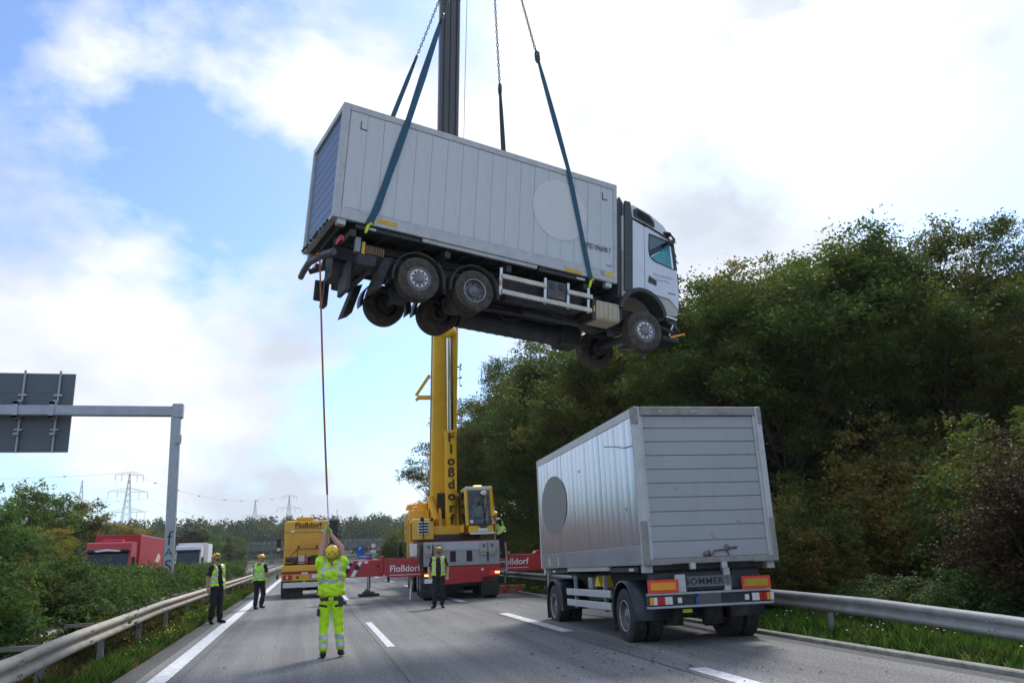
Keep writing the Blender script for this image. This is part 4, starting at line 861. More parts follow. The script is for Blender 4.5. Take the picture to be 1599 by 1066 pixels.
# ------------------------------------------------------------------ slings and chains
M_sling = mat('blue_webbing', (.022, .10, .17), .75, var=.2, scale=8, dirt=(.02, .06, .10), dscale=5, damt=.6, bump=.3, bscale=60)
M_slingd = mat('dark_webbing', (.03, .05, .065), .8, var=.2, scale=8, bump=.3, bscale=60)
M_chain = mat('chain_steel', (.07, .07, .075), .45, .7, var=.2)
M_tie = mat('lime_tie', (.5, .8, .03), .6, var=.1)
HOOK = PY(762, -190, 18.6)
def W_(x, y, z): return TM @ Vector((x, y, z + F))
def sling(pts, w_, m, label, tie=False):
    pts = [Vector(p) for p in pts]; mb = MB(); side = (TM.to_3x3() @ Vector((0, 1, 0)))
    pts = [pts[0]] + [a.lerp(b, q / 5) for a, b in zip(pts, pts[1:]) for q in range(1, 6)]
    k = len(pts); vs = []
    th = .012
    for i, p in enumerate(pts):
        d = (pts[min(i + 1, k - 1)] - pts[max(i - 1, 0)]).normalized(); u = (side - d * side.dot(d)).normalized(); v = d.cross(u)
        tw = .5 * math.sin(i * .55 + w_ * 40) * (1 if i > 10 else .12); u, v = u * math.cos(tw) + v * math.sin(tw), v * math.cos(tw) - u * math.sin(tw); ww = w_ * (1 if 0 < i < k - 1 else .55) * (1 + .08 * math.sin(i * 1.7))
        for a, b in ((-1, -1), (1, -1), (1, 1), (-1, 1)): vs.append(p - pts[0] + u * a * ww / 2 + v * b * th)
    mb.add(vs, [(i * 4 + j, i * 4 + (j + 1) % 4, i * 4 + 4 + (j + 1) % 4, i * 4 + 4 + j) for i in range(k - 1) for j in range(4)] + [(3, 2, 1, 0), tuple(range(4 * k - 4, 4 * k))])
    o = mb.build('lifting_sling', m); o.location = pts[0]; tag(o, label, 'sling', 'slings holding the lorry')
    mb = MB(); p = pts[-1] - pts[0]; d = (pts[-1] - pts[-2]).normalized()
    if tie:
        e = MB().cyl((0, 0, 0), (pts[5] - pts[0]) * .06 + Vector((.06, -.04, -.02)), .05, .035, n=8).cyl((0, 0, 0), Vector((-.07, -.05, -.22)), .04, .03, n=8); e.build('tie', M_tie, o)
        MB().ell((pts[5] - pts[0]) * .07, (.09, .06, .07)).build('shackle', M_chain, o)
    return pts[-1]
def chain(a, b, label):
    a, b = Vector(a), Vector(b); d = (b - a); ln = d.length; d.normalize(); u, v, _ = basis(d); mb = MB(); pit = .1; n = int(ln / pit)
    for i in range(n):
        c = d * (pit * (i + .5)); e, f_ = (u, v) if i % 2 else (v, u); ring = []
        for k in range(10):
            t_ = 2 * PI * k / 10; ring.append(c + d * (math.cos(t_) * .062) + e * (math.sin(t_) * .028))
        ring.append(ring[0]); mb.tube(ring, .0125, n=5, caps=False)
    o = mb.build('lifting_chain', M_chain); o.location = a; tag(o, label, 'chain', 'chains above the slings')
    mb = MB(); ring = [d * (-.07 + .17 * math.cos(2 * PI * k / 14)) + u * (.11 * math.sin(2 * PI * k / 14)) for k in range(15)]
    mb.tube(ring, .032, n=7, caps=False); mb.cyl(-u * .15 - d * .05, u * .15 - d * .05, .03, n=8); mb.build('shackle', M_chain, o)
o_ = .03
def along(a, b, px_y):      # point on a-b whose picture height is px_y
    a, b = Vector(a), Vector(b); lo, hi = 0., 1.
    for _ in range(30):
        m = (lo + hi) / 2; p = a.lerp(b, m); q = Matrix(CAMR).transposed() @ (p - Vector((0, 0, CAMH))); y = 533 - FPX * q.y / -q.z
        if y > px_y: lo = m
        else: hi = m
    return a.lerp(b, lo)
e1 = W_(hw + o_, 1.52, 2.80); j1 = along(e1, HOOK, 28)
s1 = sling([W_(hw + o_, .80, -.02), W_(hw + o_, .95, .4), e1, j1], .155, M_sling, 'wide blue sling at the rear of the box, nearest the camera', True); chain(s1, HOOK, 'chain above the wide blue rear sling, in front of the boom')
e4 = W_(hw + o_, 5.90, 2.80); j4 = along(e4, HOOK, 86)
s4 = sling([W_(hw + o_, 6.62, -.08), W_(hw + o_, 6.5, .4), e4, j4], .12, M_sling, 'blue sling at the cab end of the box, on the near side', True); chain(s4, HOOK, 'rightmost chain above the sling at the cab end')
e2 = W_(-hw - o_, 1.55, 2.80); j2 = along(e2, HOOK, 92)
s2 = sling([W_(-hw - o_, .85, 0), W_(-hw - o_, 1.0, .4), e2, j2], .12, M_sling, 'blue sling at the rear of the box, on the far side left of the boom'); chain(s2, HOOK, 'leftmost chain, left of the boom')
e3 = W_(-hw - o_, 5.5, 2.80); j3 = along(e3, HOOK, 136)
s3 = sling([W_(-hw - o_, 6.4, 0), W_(-hw - o_, 6.3, .4), e3, j3], .13, M_slingd, 'dark narrow sling on the far side between boom and cab'); chain(s3, HOOK, 'chain above the dark far side sling')
# hook block high above the frame
t = thing('hook_block', 'yellow crane hook block high above the lorry', 'hook', HOOK)
MB().lathe([(.09, .25), (.1, 0), (.1, -.25)], (0, 0, .35), (0, 0, 1), 14).tube([(0, 0, .1), (.2, 0, -.05), (.2, 0, -.3), (0, 0, -.42), (-.2, 0, -.3)], [.08, .09, .1, .09, .04], n=10).build('hook', M_chain, t)
MB().bx(-.35, .35, -.2, .2, .6, 1.9).build('block', M_yel, t, bev=.08)

# ------------------------------------------------------------------ parked trailer
FT = 1.375
RM = pose(-.02174, 0, -.03352, (5.68098, 13.30195, 1.37459), (BW / 2, 0, -FT))
trl = thing('box_trailer', 'two axle drawbar trailer with polished grey swap box parked on the right lane', 'trailer', M=RM)
tb = swap_body(trl, FT, 22, M_boxs, M_boxf, M_doorg, .34, .0065, [2.63, 2.40, 2.15, 1.90, 1.65, 1.40, 1.15, .90, .65, .385, .095], mdoorframe=M_worn, mlow=mat('lower_sheet', (.36, .39, .45), .35, .6, var=.08, dirt=(.28, .27, .3), dscale=2))
mb = MB(); n = 36; mb.add([(-hw - .004, 5.88 + 1.18 * math.cos(2 * PI * i / n), FT + 1.5 + .7 * math.sin(2 * PI * i / n)) for i in range(n)], [tuple(range(n))[::-1]]); mb.build('emblem', mat('emblem_grey', (.2, .205, .195), .55, var=.05, scale=2), tb)
M_scr = mat('scratch', (.16, .17, .2), .5)
MB().tube([(-hw - .008, 1.75, FT + 2.32), (-hw - .008, 1.1, FT + 2.22), (-hw - .008, .6, FT + 2.12), (-hw - .008, .2, FT + 2.1)], .009, n=4).build('scratch', M_scr, tb)
for y, z in ((3.6, 2.05), (.75, 1.0)): MB().ell((-hw - .01, y, FT + z), (.008, .03, .03), n=8, k=5).build('rivet', M_white, tb)
for y, w_ in ((6.4, .25), (5.6, .15)): MB().bx(-hw - .006, -hw - .001, y, y + w_, FT + .05, FT + .25).build('paint_smear', mat('lime_smear', (.35, .45, .2), .6, var=.4, scale=12, dirt=(.4, .42, .43), dscale=10, damt=.9), tb)
M_rust = mat('rusty_steel', (.2, .17, .14), .5, .6, var=.3, scale=12, dirt=(.16, .09, .05), dscale=10)
lt = MB(); lt.tube([(-.12, .045, FT + .14), (-.05, .03, FT + .2), (-.02, .03, FT + .13), (.05, .04, FT + .17)], .022, n=7).tube([(.05, .04, FT + .2), (.28, .03, FT + .22), (.3, .03, FT + .3)], .016, n=7).ell((-.1, .03, FT + .15), (.06, .03, .05), n=10, k=6).ell((.3, .03, FT + .24), (.035, .03, .07), n=10, k=6).tube([(.3, .03, FT + .22), (.33, .03, FT + .12)], .012, n=6); lt.build('door_latch', M_rust, tb)
MB().lathe([(.0, 0), (.02, 0)], (0, 0, 0), (0, 1, 0), 4).tube([(.36, .045, FT + .235), (.36, .03, FT + .255), (.5, .03, FT + .255), (.5, .045, FT + .235), (.36, .045, FT + .22)], .011, n=6).build('door_handle', M_steeld, tb)
for i, (x, z, a) in enumerate(((.0, .47, .12), (.05, .45, -.25), (.55, .7, .0), (-.6, 1.3, .1), (.9, 1.9, .1))):
    MB().bar((x, .053, FT + z), (x + .09, .053, FT + z + a * .2), .004, .012).build('scuff', M_scr, tb)
for x in (-.75, -.1): MB().cyl((x, -.005, FT + BH - .08), (x, .002, FT + BH - .08), .03, n=10).build('header_mark', M_doorg, tb)
MB().bx(-.16, .0, -.004, .0, FT + BH - .1, FT + BH - .06).build('header_plate', M_doorg, tb)
for x in (-.4, .2): MB().bx(x - .05, x + .05, -.03, .06, FT - .1, FT + .01).build('sill_lug', M_boxf, tb, bev=.01)
# chassis
mb = MB()
for s in (-1, 1): mb.bx(s * .42, s * .54, .2, 7.2, .92, 1.22)
for y in (.2, 1.4, 2.6, 3.8, 5.0, 6.2, 7.0): mb.bx(-.42, .42, y, y + .1, .96, 1.18)
for y in (.3, 2.4, 5.0, 6.8): mb.bx(-1.1, 1.1, y, y + .12, 1.23, 1.26)
for s in (-1, 1): mb.bx(s * .44, s * .52, .2, 7.2, 1.22, 1.262)
mb.build('chassis', M_dark, trl, bev=.01)
MB().bx(-1.05, -.55, .26, .3, 1.09, 1.17).bx(-.1, .35, .26, .3, 1.09, 1.17).bx(.7, 1.0, .26, .3, 1.09, 1.17).build('red_crossbar', M_red, trl)
for y in (1.34, 6.42):
    mb = MB().cyl((-1.0, y, .48), (1.0, y, .48), .09)
    for s in (-1, 1): mb.bar((s * .55, y - .55, .62), (s * .55, y + .55, .62), .1, .08); mb.cyl((s * .55, y - .1, .62), (s * .55, y - .1, .95), .14)
    mb.build('axle', M_dark, trl)
    for s in (-1, 1): wheel(trl, s * 1.255, y, .485, .485, .28, s, 'deep'); wheel(trl, s * .93, y, .485, .485, .28, s, 'deep')
    for s in (-1, 1):
        m = MB(); x0, x1 = (.6, 1.27) if s > 0 else (-1.27, -.6); arc(m, x0, x1, y, .5, .58, -8, 188, .03, 24); m.build('mudguard', mat('mudguard_blue_black', (.022, .03, .042), .4, var=.2, dirt=(.06, .06, .06), dscale=3), trl)
        MB().bx(s * .62, s * 1.26, y + .60, y + .63, .18, .55).build('mud_flap', M_rubber, trl)
        if y > 3: MB().prism([(y - .62, .4), (y - .3, .98), (y - .75, .98), (y - .85, .4)], 0, s * 1.18, s * 1.25).build('mudguard_skirt', M_black, trl)
for s in (-1, 1):
    for z in (.78, .55):
        MB().bx(s * 1.22, s * 1.27, 2.05, 5.15, z, z + .14).build('guard_rail', mat('guard_rail_silver', (.60, .62, .66), .4, .4, var=.06, dirt=(.35, .35, .35), dscale=3), trl, bev=.01)
    for y in (2.5, 4.6): MB().bx(s * 1.15, s * 1.22, y, y + .06, .5, 1.2).build('guard_post', M_galv, trl)
    MB().bx(s * .62, s * .9, 2.6, 2.62, .55, .95).build('tool_plate', M_dark, trl)
mb = MB().prism([(3.05, .98), (3.45, .98), (3.25, 1.2)], 0, -1.12, -1.0); mb.build('wheel_chock', mat('chock_yellow', (.75, .55, .02), .5), trl, bev=.01); MB().prism([(2.55, .98), (2.95, .98), (2.75, 1.2)], 0, -1.12, -1.0).build('wheel_chock', MATS['chock_yellow'], trl, bev=.01)
MB().bx(-1.14, -1.0, 3.6, 3.85, .92, 1.16).build('valve_box', M_galv, trl, bev=.02)
for x in (-.55, .35): MB().cyl((x, 2.3, .62), (x + .02, 3.5, .62), .18, n=16).build('air_tank', M_dark, trl)
mb = MB().cyl((0, 6.42, .88), (0, 6.42, .95), .55, n=24); mb.build('turntable', M_dark, trl); MB().bar((-.35, 7.0, .62), (0, 8.9, .55), .1, .1).bar((.35, 7.0, .62), (0, 8.9, .55), .1, .1).build('drawbar', M_dark, trl)
# tail: boards, lamps, number plate, name panel
for s, (x0, x1) in ((-1, (-1.265, -.70)), (1, (.50, 1.055))):
    b = MB().bx(x0, x1, .0, .015, FT - .47, FT - .255).build('hazard_board', M_redr, trl); MB().bx(x0 + .05, x1 - .05, -.006, .0, FT - .425, FT - .30).build('hazard_field', M_orange if s < 0 else mat('hazard_olive', (.42, .30, .02), .45), b)
MB().bx(-1.27, 1.06, .02, .10, FT - .51, FT - .475).build('lamp_beam', M_galv, trl); MB().bx(-1.27, 1.08, .0, .12, FT - .73, FT - .69).build('bumper_bar', M_galv, trl, bev=.01)
MB().bx(-1.26, 1.06, .06, .11, FT - .69, FT - .51).build('lamp_backing', M_black, trl)
for x0, cols in ((-1.26, (M_orange, M_clear, M_redl, M_redl, M_clear, M_clear)), (.66, (M_clear, M_clear, M_redl, M_redl, M_amber, M_clear))):
    tl = MB().bx(x0, x0 + .44, .02, .06, FT - .675, FT - .53).build('tail_light', M_black, trl)
    for i, m in enumerate(cols): MB().bx(x0 + .015 + .07 * i, x0 + .078 + .07 * i, .0, .02, FT - .665, FT - .54).build('lens', m, tl)
for x in (-.72, .55): MB().bx(x, x + .07, .02, .06, FT - .65, FT - .56).build('fog_lamp', M_clear, trl)
pl = MB().bx(-.335, .09, .03, .055, FT - .70, FT - .49).build('number_plate', mat('blank_plate', (.10, .09, .085), .5, var=.05), trl); MB().bx(-.38, -.337, .03, .05, FT - .68, FT - .56).build('plate_band', M_blue, pl)
MB().bx(-.5, .36, .10, .13, FT - .40, FT - .22).build('name_panel', mat('grey_panel', (.17, .17, .17), .6, var=.1), trl); text('SOMMER', .155, frame((-.16, .094, FT - .31), (1, 0, 0), (0, 0, 1)), M_ink, trl, bold=.02, sx=1.1, space=1.12)
MB().bx(-.74, -.55, .03, .06, FT - .47, FT - .18).build('plate_holder', M_boxf, trl); MB().bx(.22, .34, .1, .2, FT - .5, FT - .1).build('strut', M_boxf, trl)
MB().bx(-.58, -.42, .15, .2, FT - .82, FT - .76).build('tag', M_tie, trl)
MB().bx(-1.1, .9, .14, .4, FT - .45, FT - .15).build('tail_frame', M_dark, trl)
for x in (-.45, .35): MB().cyl((x, 1.0, .3), (x, 1.0, .62), .2, n=14).build('air_spring', M_rubber, trl)
# ------------------------------------------------------------------ mobile crane, its tail towards the camera
CX, CY = 5.87, 34.0
crane = thing('mobile_crane', 'yellow and red mobile crane with outriggers standing across the motorway', 'crane', (CX, CY, 0), (0, 0, R_(-4)))
RY = -3.55          # tail face
M_grey = mat('ballast_grey', (.33, .35, .355), .5, .15, var=.12, scale=2, dirt=(.2, .2, .19), dscale=3, damt=.5)
MB().bx(-1.1, 1.1, RY + .3, 11, .95, 1.55).bx(-1.38, 1.38, RY + 1.6, 10.5, 1.4, 1.6).build('carrier', M_red, crane, bev=.02)
MB().bx(-1.2, 1.2, 5.5, 11.5, 1.6, 1.9).bx(-1.35, 1.35, 9.2, 11.6, .9, 3.0).build('carrier_cab', M_yel, crane, bev=.1)
mb = MB().prism([(-1.0, 1.2), (1.43, 1.2), (1.43, .86), (.95, .62), (-.62, .56), (-1.0, .8)], 1, RY + .02, RY + .3); mb.build('tail_apron', M_red, crane, bev=.015)
bal = MB().bx(-1.43, 1.44, RY, RY + .55, 1.22, 2.10).build('ballast', M_grey, crane, bev=.015)
MB().bx(-1.44, 1.46, RY - .01, RY + .56, 2.10, 2.125).build('edge', M_red, bal); MB().bx(1.44, 1.465, RY - .005, RY + .5, 1.3, 2.10).build('edge', M_red, bal)
MB().bx(-1.4, -.0, RY - .02, RY, 1.79, 2.09).bx(.012, 1.42, RY - .02, RY, 1.79, 2.09).build('upper_plate', mat('pale_plate', (.42, .45, .47), .4, .3, var=.08), bal, bev=.005)
for x in (-.62, .0):
    MB().bx(x + .16, x + .42, RY - .012, RY + .0, 1.33, 1.78).build('slot_rim', M_grey, bal, bev=.03); MB().bx(x + .18, x + .40, RY - .016, RY - .011, 1.36, 1.75).build('slot', mat('slot_dark_red', (.03, .008, .01), .7), bal, bev=.04)
for x in (-1.26, -.92, .82, 1.13):
    b = MB().bx(x - .13, x + .15, RY - .14, RY - .02, 1.68, 2.05).bx(x - .10, x + .12, RY - .1, RY - .02, 1.58, 1.68).build('lamp_box', mat('box_pale_grey', (.36, .37, .37), .5, var=.1), bal, bev=.01)
    MB().bx(x - .03, x, RY - .147, RY - .14, 1.85, 1.98).bx(x + .03, x + .06, RY - .147, RY - .14, 1.85, 1.98).build('slot', M_hole, b); MB().cyl((x + .01, RY - .15, 1.75), (x + .01, RY - .14, 1.75), .045, n=10).build('dot', M_stick, b)
    MB().bx(x - .1, x + .1, RY - .03, RY - .005, 1.3, 1.56).build('bracket', M_grey, bal)
for x in (.99, -1.09): MB().bx(x - .02, x + .02, RY - .05, RY - .01, 1.35, 2.0).build('cable', M_black, bal)
# tail lights, plate and rear mudguards
for x0, x1 in ((-1.42, -1.2), (1.05, 1.44)): MB().bx(x0, x1, RY - .02, RY + .02, .84, 1.0).build('lamp_plate', M_redr if x0 > 0 else M_red, crane)
MB().bx(-1.4, -1.22, RY - .05, RY - .02, .87, .94).build('lit_lamp', M_lit, crane, bev=.01); MB().bx(1.25, 1.42, RY - .05, RY - .02, .9, .97).build('lit_lamp', M_lit, crane, bev=.01)
MB().cyl((.78, RY - .005, 1.05), (.78, RY + .02, 1.05), .05, n=12).build('reflector', M_clear, crane)
p = MB().bx(-1.45, -1.0, RY - .03, RY, .62, .78).build('number_plate', M_signw, crane); MB().bx(-1.45, -1.40, RY - .034, RY - .03, .62, .78).build('plate_band', M_blue, p)
for x0, x1 in ((-1.48, -.9), (.72, 1.38)):
    m = MB().bx(x0, x1, RY + .05, RY + .12, .12, .60)
    for i in range(5): m.bx(x0, x1, RY + .035, RY + .05, .16 + .09 * i, .20 + .09 * i)
    m.build('mud_flap', M_rubber, crane); MB().bx(x0, x1, RY + .02, RY + .9, .6, .82).build('mudguard', M_black, crane, bev=.03)
for y in (RY + .75, RY + 2.45, RY + 4.15, 4.5, 6.6, 8.6):
    for s in (-1, 1): wheel(crane, s * 1.42, y, .66, .66, .5, s, 'deep')
    MB().cyl((-1.1, y, .66), (1.1, y, .66), .13).ell((0, y, .66), (.3, .3, .3)).build('axle', M_dark, crane)
MB().bx(-.7, .75, RY + .4, 9, .45, .95).build('underframe', M_dark, crane, bev=.03)
# lockers and ladder at the left rear
MB().prism([(RY + .1, 1.2), (RY + .1, 2.0), (RY + .35, 2.12), (RY + 1.1, 2.12), (RY + 1.1, 1.2)], 0, -1.56, -1.45).build('side_cover', M_black, crane)
for i in range(3): MB().bx(-1.9, -1.58, RY + .9 + i * .5, RY + 1.3 + i * .5, 1.58, 2.08).build('locker', M_alu, crane, bev=.03)
ld = MB()
for s in (0, .28): ld.bar((-1.68 - .12, RY + 1.0 + s, 1.5), (-1.66 - .2, RY + .9 + s, .02), .05, .05)
for k in range(4): ld.bx(-1.86, -1.8, RY + .92, RY + 1.26, .25 + .32 * k, .28 + .32 * k)
ld.build('ladder', M_alu, crane)
# outriggers
def chevrons(parent, x0, x1, y, z0, z1, n):
    for i in range(n):
        a = x0 + (x1 - x0) * i / n; w_ = (x1 - x0) / n * .42
        MB().add([(a, y, z0), (a + w_, y, z0), (a + w_ + .3, y, z1), (a + .3, y, z1)], [(0, 1, 2, 3)]).build('stripe', M_inkw, parent)
o1 = MB().bx(-4.75, -2.9, RY + .45, RY + .95, .93, 1.53).build('outrigger_beam', M_red, crane, bev=.02)
chevrons(o1, -4.45, -3.75, RY + .447, .96, 1.5, 2)
for x, z in ((-4.22, 1.16), (-3.87, 1.28), (-4.1, 1.4)): MB().cyl((x, RY + .43, z), (x, RY + .45, z), .105 if z < 1.35 else .07, n=14).build('roundel', M_ink, o1)
for x in (-3.6, -2.96): MB().bx(x, x + .14, RY + .44, RY + .45, 1.42, 1.5).build('reflector', M_signw, o1)
MB().cyl((-3.1, RY + .44, 1.3), (-3.1, RY + .45, 1.3), .05, n=10).build('bore', M_ink, o1)
o2 = MB().prism([(-2.98, 1.62), (-2.86, 1.62), (-2.80, 1.56), (-1.3, 1.54), (-1.3, .88), (-2.7, .88), (-2.98, 1.05)], 1, RY + .38, RY + 1.02).build('outrigger_sleeve', M_red, crane, bev=.02)
MB().bx(-3.02, -2.88, RY + .34, RY + 1.06, 1.0, 1.66).build('collar', M_red, o2, bev=.03); MB().bx(-2.75, -2.65, RY + .5, RY + .8, .72, .9).build('lug', M_dark, o2)
FN = 'Flo\u00dfdorf'
text(FN, .33, frame((-2.1, RY + .374, 1.18), (1, 0, 0), (0, 0, 1)), M_inkw, o2, bold=.012, sx=1.0); MB().bx(-2.68, -1.52, RY + .372, RY + .378, .95, .97).build('underline', M_inkw, o2)
o3 = MB().bx(1.46, 3.6, RY + .45, RY + 1.02, .93, 1.55).build('outrigger_beam', M_red, crane, bev=.02); MB().prism([(2.95, 1.66), (3.2, 1.70), (3.32, 1.56), (2.9, 1.56)], 1, RY + .43, RY + 1.04).build('collar', M_red, o3, bev=.02)
text(FN, .33, frame((2.06, RY + .444, 1.28), (1, 0, 0), (0, 0, 1)), M_inkw, o3, bold=.012, sx=1.0); MB().bx(1.5, 2.62, RY + .442, RY + .448, 1.05, 1.07).build('underline', M_inkw, o3)
MB().bx(3.5, 4.6, RY + .5, RY + .95, .97, 1.5).build('outrigger_beam', M_red, crane, bev=.02)
MB().bx(-3.6, -1.3, 2.0, 2.5, .95, 1.52).bx(1.3, 4.0, 2.0, 2.5, .95, 1.52).build('front_outrigger', M_red, crane, bev=.02)
def jack(x, y, zt, cap=True):
    m = MB().cyl((x, y, .3), (x, y, 1.0), .075, n=14); m.build('jack_rod', M_chrome, crane)
    MB().cyl((x, y, .85), (x, y, zt), .15, n=16).build('jack', M_red, crane)
    MB().lathe([(.0, .3), (.14, .3), (.18, .22), (.27, .17), (.28, .12), (0, .12)], (x, y, 0), (0, 0, 1), 18).build('jack_foot', M_dark, crane)
jack(-4.6, RY + .7, 1.62); jack(-3.42, 2.25, 1.6); jack(2.62, 2.25, 1.95); jack(3.45, RY + .75, 1.70); jack(4.5, RY + .75, 1.6)
MB().bx(2.25, 2.8, 1.9, 2.0, 1.58, 1.66).build('hi_vis_strap', M_tie, crane)
# superstructure
MB().cyl((0, 0, 1.6), (0, 0, 2.25), 1.1, n=28).build('slew_ring', M_dark, crane)
MB().bx(-1.5, .9, -2.3, 2.6, 2.15, 2.38).build('turntable', M_dark, crane, bev=.02); MB().bx(-.95, .9, -2.2, 2.4, 2.38, 2.72).build('slew_platform', M_yel, crane, bev=.03)
eng = MB().prism([(-2.35, 2.22), (-2.35, 2.98), (-2.2, 3.02), (.2, 3.02), (.2, 2.22)], 0, -1.78, -.95).build('engine_housing', M_yel, crane, bev=.02)
gx0, gx1, gz0, gz1 = -1.55, -1.14, 2.45, 2.88
MB().bx(gx0 - .02, gx1 + .02, -2.39, -2.35, gz0 - .02, gz1 + .02).build('grille', M_alu, eng, bev=.01)
for i in range(4):
    z = gz0 + .015 + i * .107
    for a, b in ((gx0, -1.36), (-1.335, gx1)): MB().bx(a + .01, b - .005, -2.396, -2.386, z, z + .075).build('louvre', M_hole, eng)
MB().bx(-1.37, -1.33, -2.42, -2.38, 2.25, 3.05).ell((-1.4, -2.4, 3.0), (.08, .06, .09), n=10, k=6).build('cable', M_black, eng)
MB().ell((-1.02, -2.4, 2.98), (.06, .05, .07), n=10, k=6).build('lamp', M_black, eng)
MB().bx(-1.86, -1.79, -2.0, .6, 2.2, 2.9).build('side_housing', mat('housing_yellow_shaded_dirty', (.5, .31, .02), .45, var=.15, dirt=(.24, .16, .03), dscale=2, damt=.6), crane, bev=.03)  # darker yellow puts the left side's shade into the colour, with dirt blotches
MB().bx(-1.83, -1.0, -.9, 2.0, 3.02, 3.42).build('upper_housing', M_yel, crane, bev=.03)
mb = MB()
for y in (-1.9, -.6, .8, 1.9): mb.cyl((-1.9, y * .7, 2.2), (-1.9, y * .7, 3.25), .022, n=6)
for z in (2.55, 2.9, 3.25): mb.cyl((-1.9, -1.33, z), (-1.9, 1.33, z), .02, n=6)
mb.build('railing', M_yel, crane)
mb = MB()
for k in range(9):
    x, y, z = random.uniform(-1.75, -1.0), random.uniform(-1, 1.0), 3.4; mb.bx(x - .06, x + .08, y - .1, y + .1, z, z + random.uniform(.1, .32))
    mb.tube([(x, y, z + .2), (x + .2, y - .1, z + .35), (x + .45, y, z + .15)], .03, n=6)
mb.cyl((-1.9, -.4, 3.62), (-.9, -.4, 3.7), .05); mb.cyl((-1.9, .4, 3.55), (-.9, .4, 3.6), .07)
mb.build('winch_gear', M_yel, crane, bev=.0)
MB().bar((-1.02, -1.2, 3.9), (-.78, -1.75, 2.95), .16, .22).bar((-1.0, -1.2, 3.85), (-1.15, .2, 3.5), .12, .14).build('a_frame', M_yel, crane, bev=.015)
MB().bar((.62, -1.6, 3.75), (.82, -1.9, 2.9), .05, .1).build('brace', M_yel, crane)
MB().bx(-1.96, -1.8, -2.1, -1.9, 1.5, 2.2).build('stair_post', M_yel, crane); MB().ell((-2.25, -2.1, 1.95), (.1, .14, .28), n=10, k=8).ell((-2.2, -2.0, 1.7), (.12, .1, .12), n=10, k=8).build('mirror', M_black, crane)
# boom
def BA(z): return Vector((-.47 + .0058 * (z - 2.7), -.4 - .25 * (z - 2.7), z))
dB = (BA(10) - BA(3)).normalized(); uB = Vector((1, 0, 0)) - dB * dB.x; uB.normalize(); vB = uB.cross(dB)   # vB: towards the camera side
if vB.y > 0: vB = -vB
def boom_sec(z0, z1, wx, wy, name, m, rounded=.3):
    mb = MB(); n = 20; vs = []
    for z in (z0, z1):
        c = BA(z)
        for i in range(n):
            a = 2 * PI * i / n; ca, sa = math.cos(a), math.sin(a); e = .42
            x = abs(ca) ** e * (1 if ca > 0 else -1) * wx / 2; y = abs(sa) ** e * (1 if sa > 0 else -1) * wy / 2
            vs.append(c + uB * x + vB * y)
    mb.add(vs, [(i, (i + 1) % n, n + (i + 1) % n, n + i) for i in range(n)], True); mb.add(vs[n:], [tuple(range(n))]); mb.add(vs[:n], [tuple(range(n))[::-1]])
    return mb.build(name, m, crane)
M_boomd = mat('boom_grey', (.10, .105, .115), .45, .2, var=.06, scale=1, dirt=(.06, .065, .075), dscale=.6, damt=.5, stretch=(6, 6, .12))
b0 = boom_sec(2.9, 11.4, 1.02, 1.15, 'boom_base', M_yel); boom_sec(11.2, 11.6, 1.12, 1.25, 'boom_collar', M_yel)
bsec = boom_sec(11.5, 27, .86, .98, 'boom_section', M_boomd); boom_sec(24.2, 24.45, .95, 1.06, 'boom_collar', mat('rope_brown', (.22, .14, .04), .8, var=.3, scale=12)); boom_sec(27, 44, .74, .86, 'boom_section', M_boomd)
for q in (-.26, 0, .26): MB().tube([BA(z) + uB * q + vB * .495 for z in (11.7, 19, 26.9)], .018, n=5).build('boom_shade_line', M_hole, bsec)  # dark strips drawn in for the shading lines between the boom faces
MB().ell(BA(44.2), (.5, .9, .6)).build('boom_head', M_yel, crane)
for s in (-1, 1): MB().tube([BA(z) + uB * s * .53 + vB * .1 for z in (4, 8, 11.3)], .03, n=6).build('boom_pipe', M_alu if s < 0 else M_yel, crane)
c_ = BA(24.35); MB().tube([c_ + uB * .4 + vB * .2, c_ + uB * .62 + vB * .3, c_ + uB * .7 + vB * .3], .03, n=6).build('rope_end', MATS['rope_brown'], crane)
MB().bar(BA(3.0) + vB * .6, BA(4.2) + vB * .55, .5, .1).build('boom_foot', M_dark, crane)
MB().bx(-.78, .42, -1.2, .6, 2.6, 3.05).build('boom_bracket', M_yel, crane, bev=.05)
for s in (-.62, .28): MB().prism([(-1.7, 2.6), (-1.5, 3.3), (-.6, 3.9), (.3, 3.6), (.6, 2.6)], 0, s - .06, s + .06).build('side_plate', M_yel, crane, bev=.015)
mb = MB()
for i in range(8): x = -.9 + .09 * i; mb.bx(x, x + .055, -.98, -.95, 2.7, 3.5)
mb.bx(-.92, -.2, -.96, -.9, 2.7, 3.5); mb.build('radiator', mat('radiator_brown', (.09, .05, .02), .7, var=.2), crane)
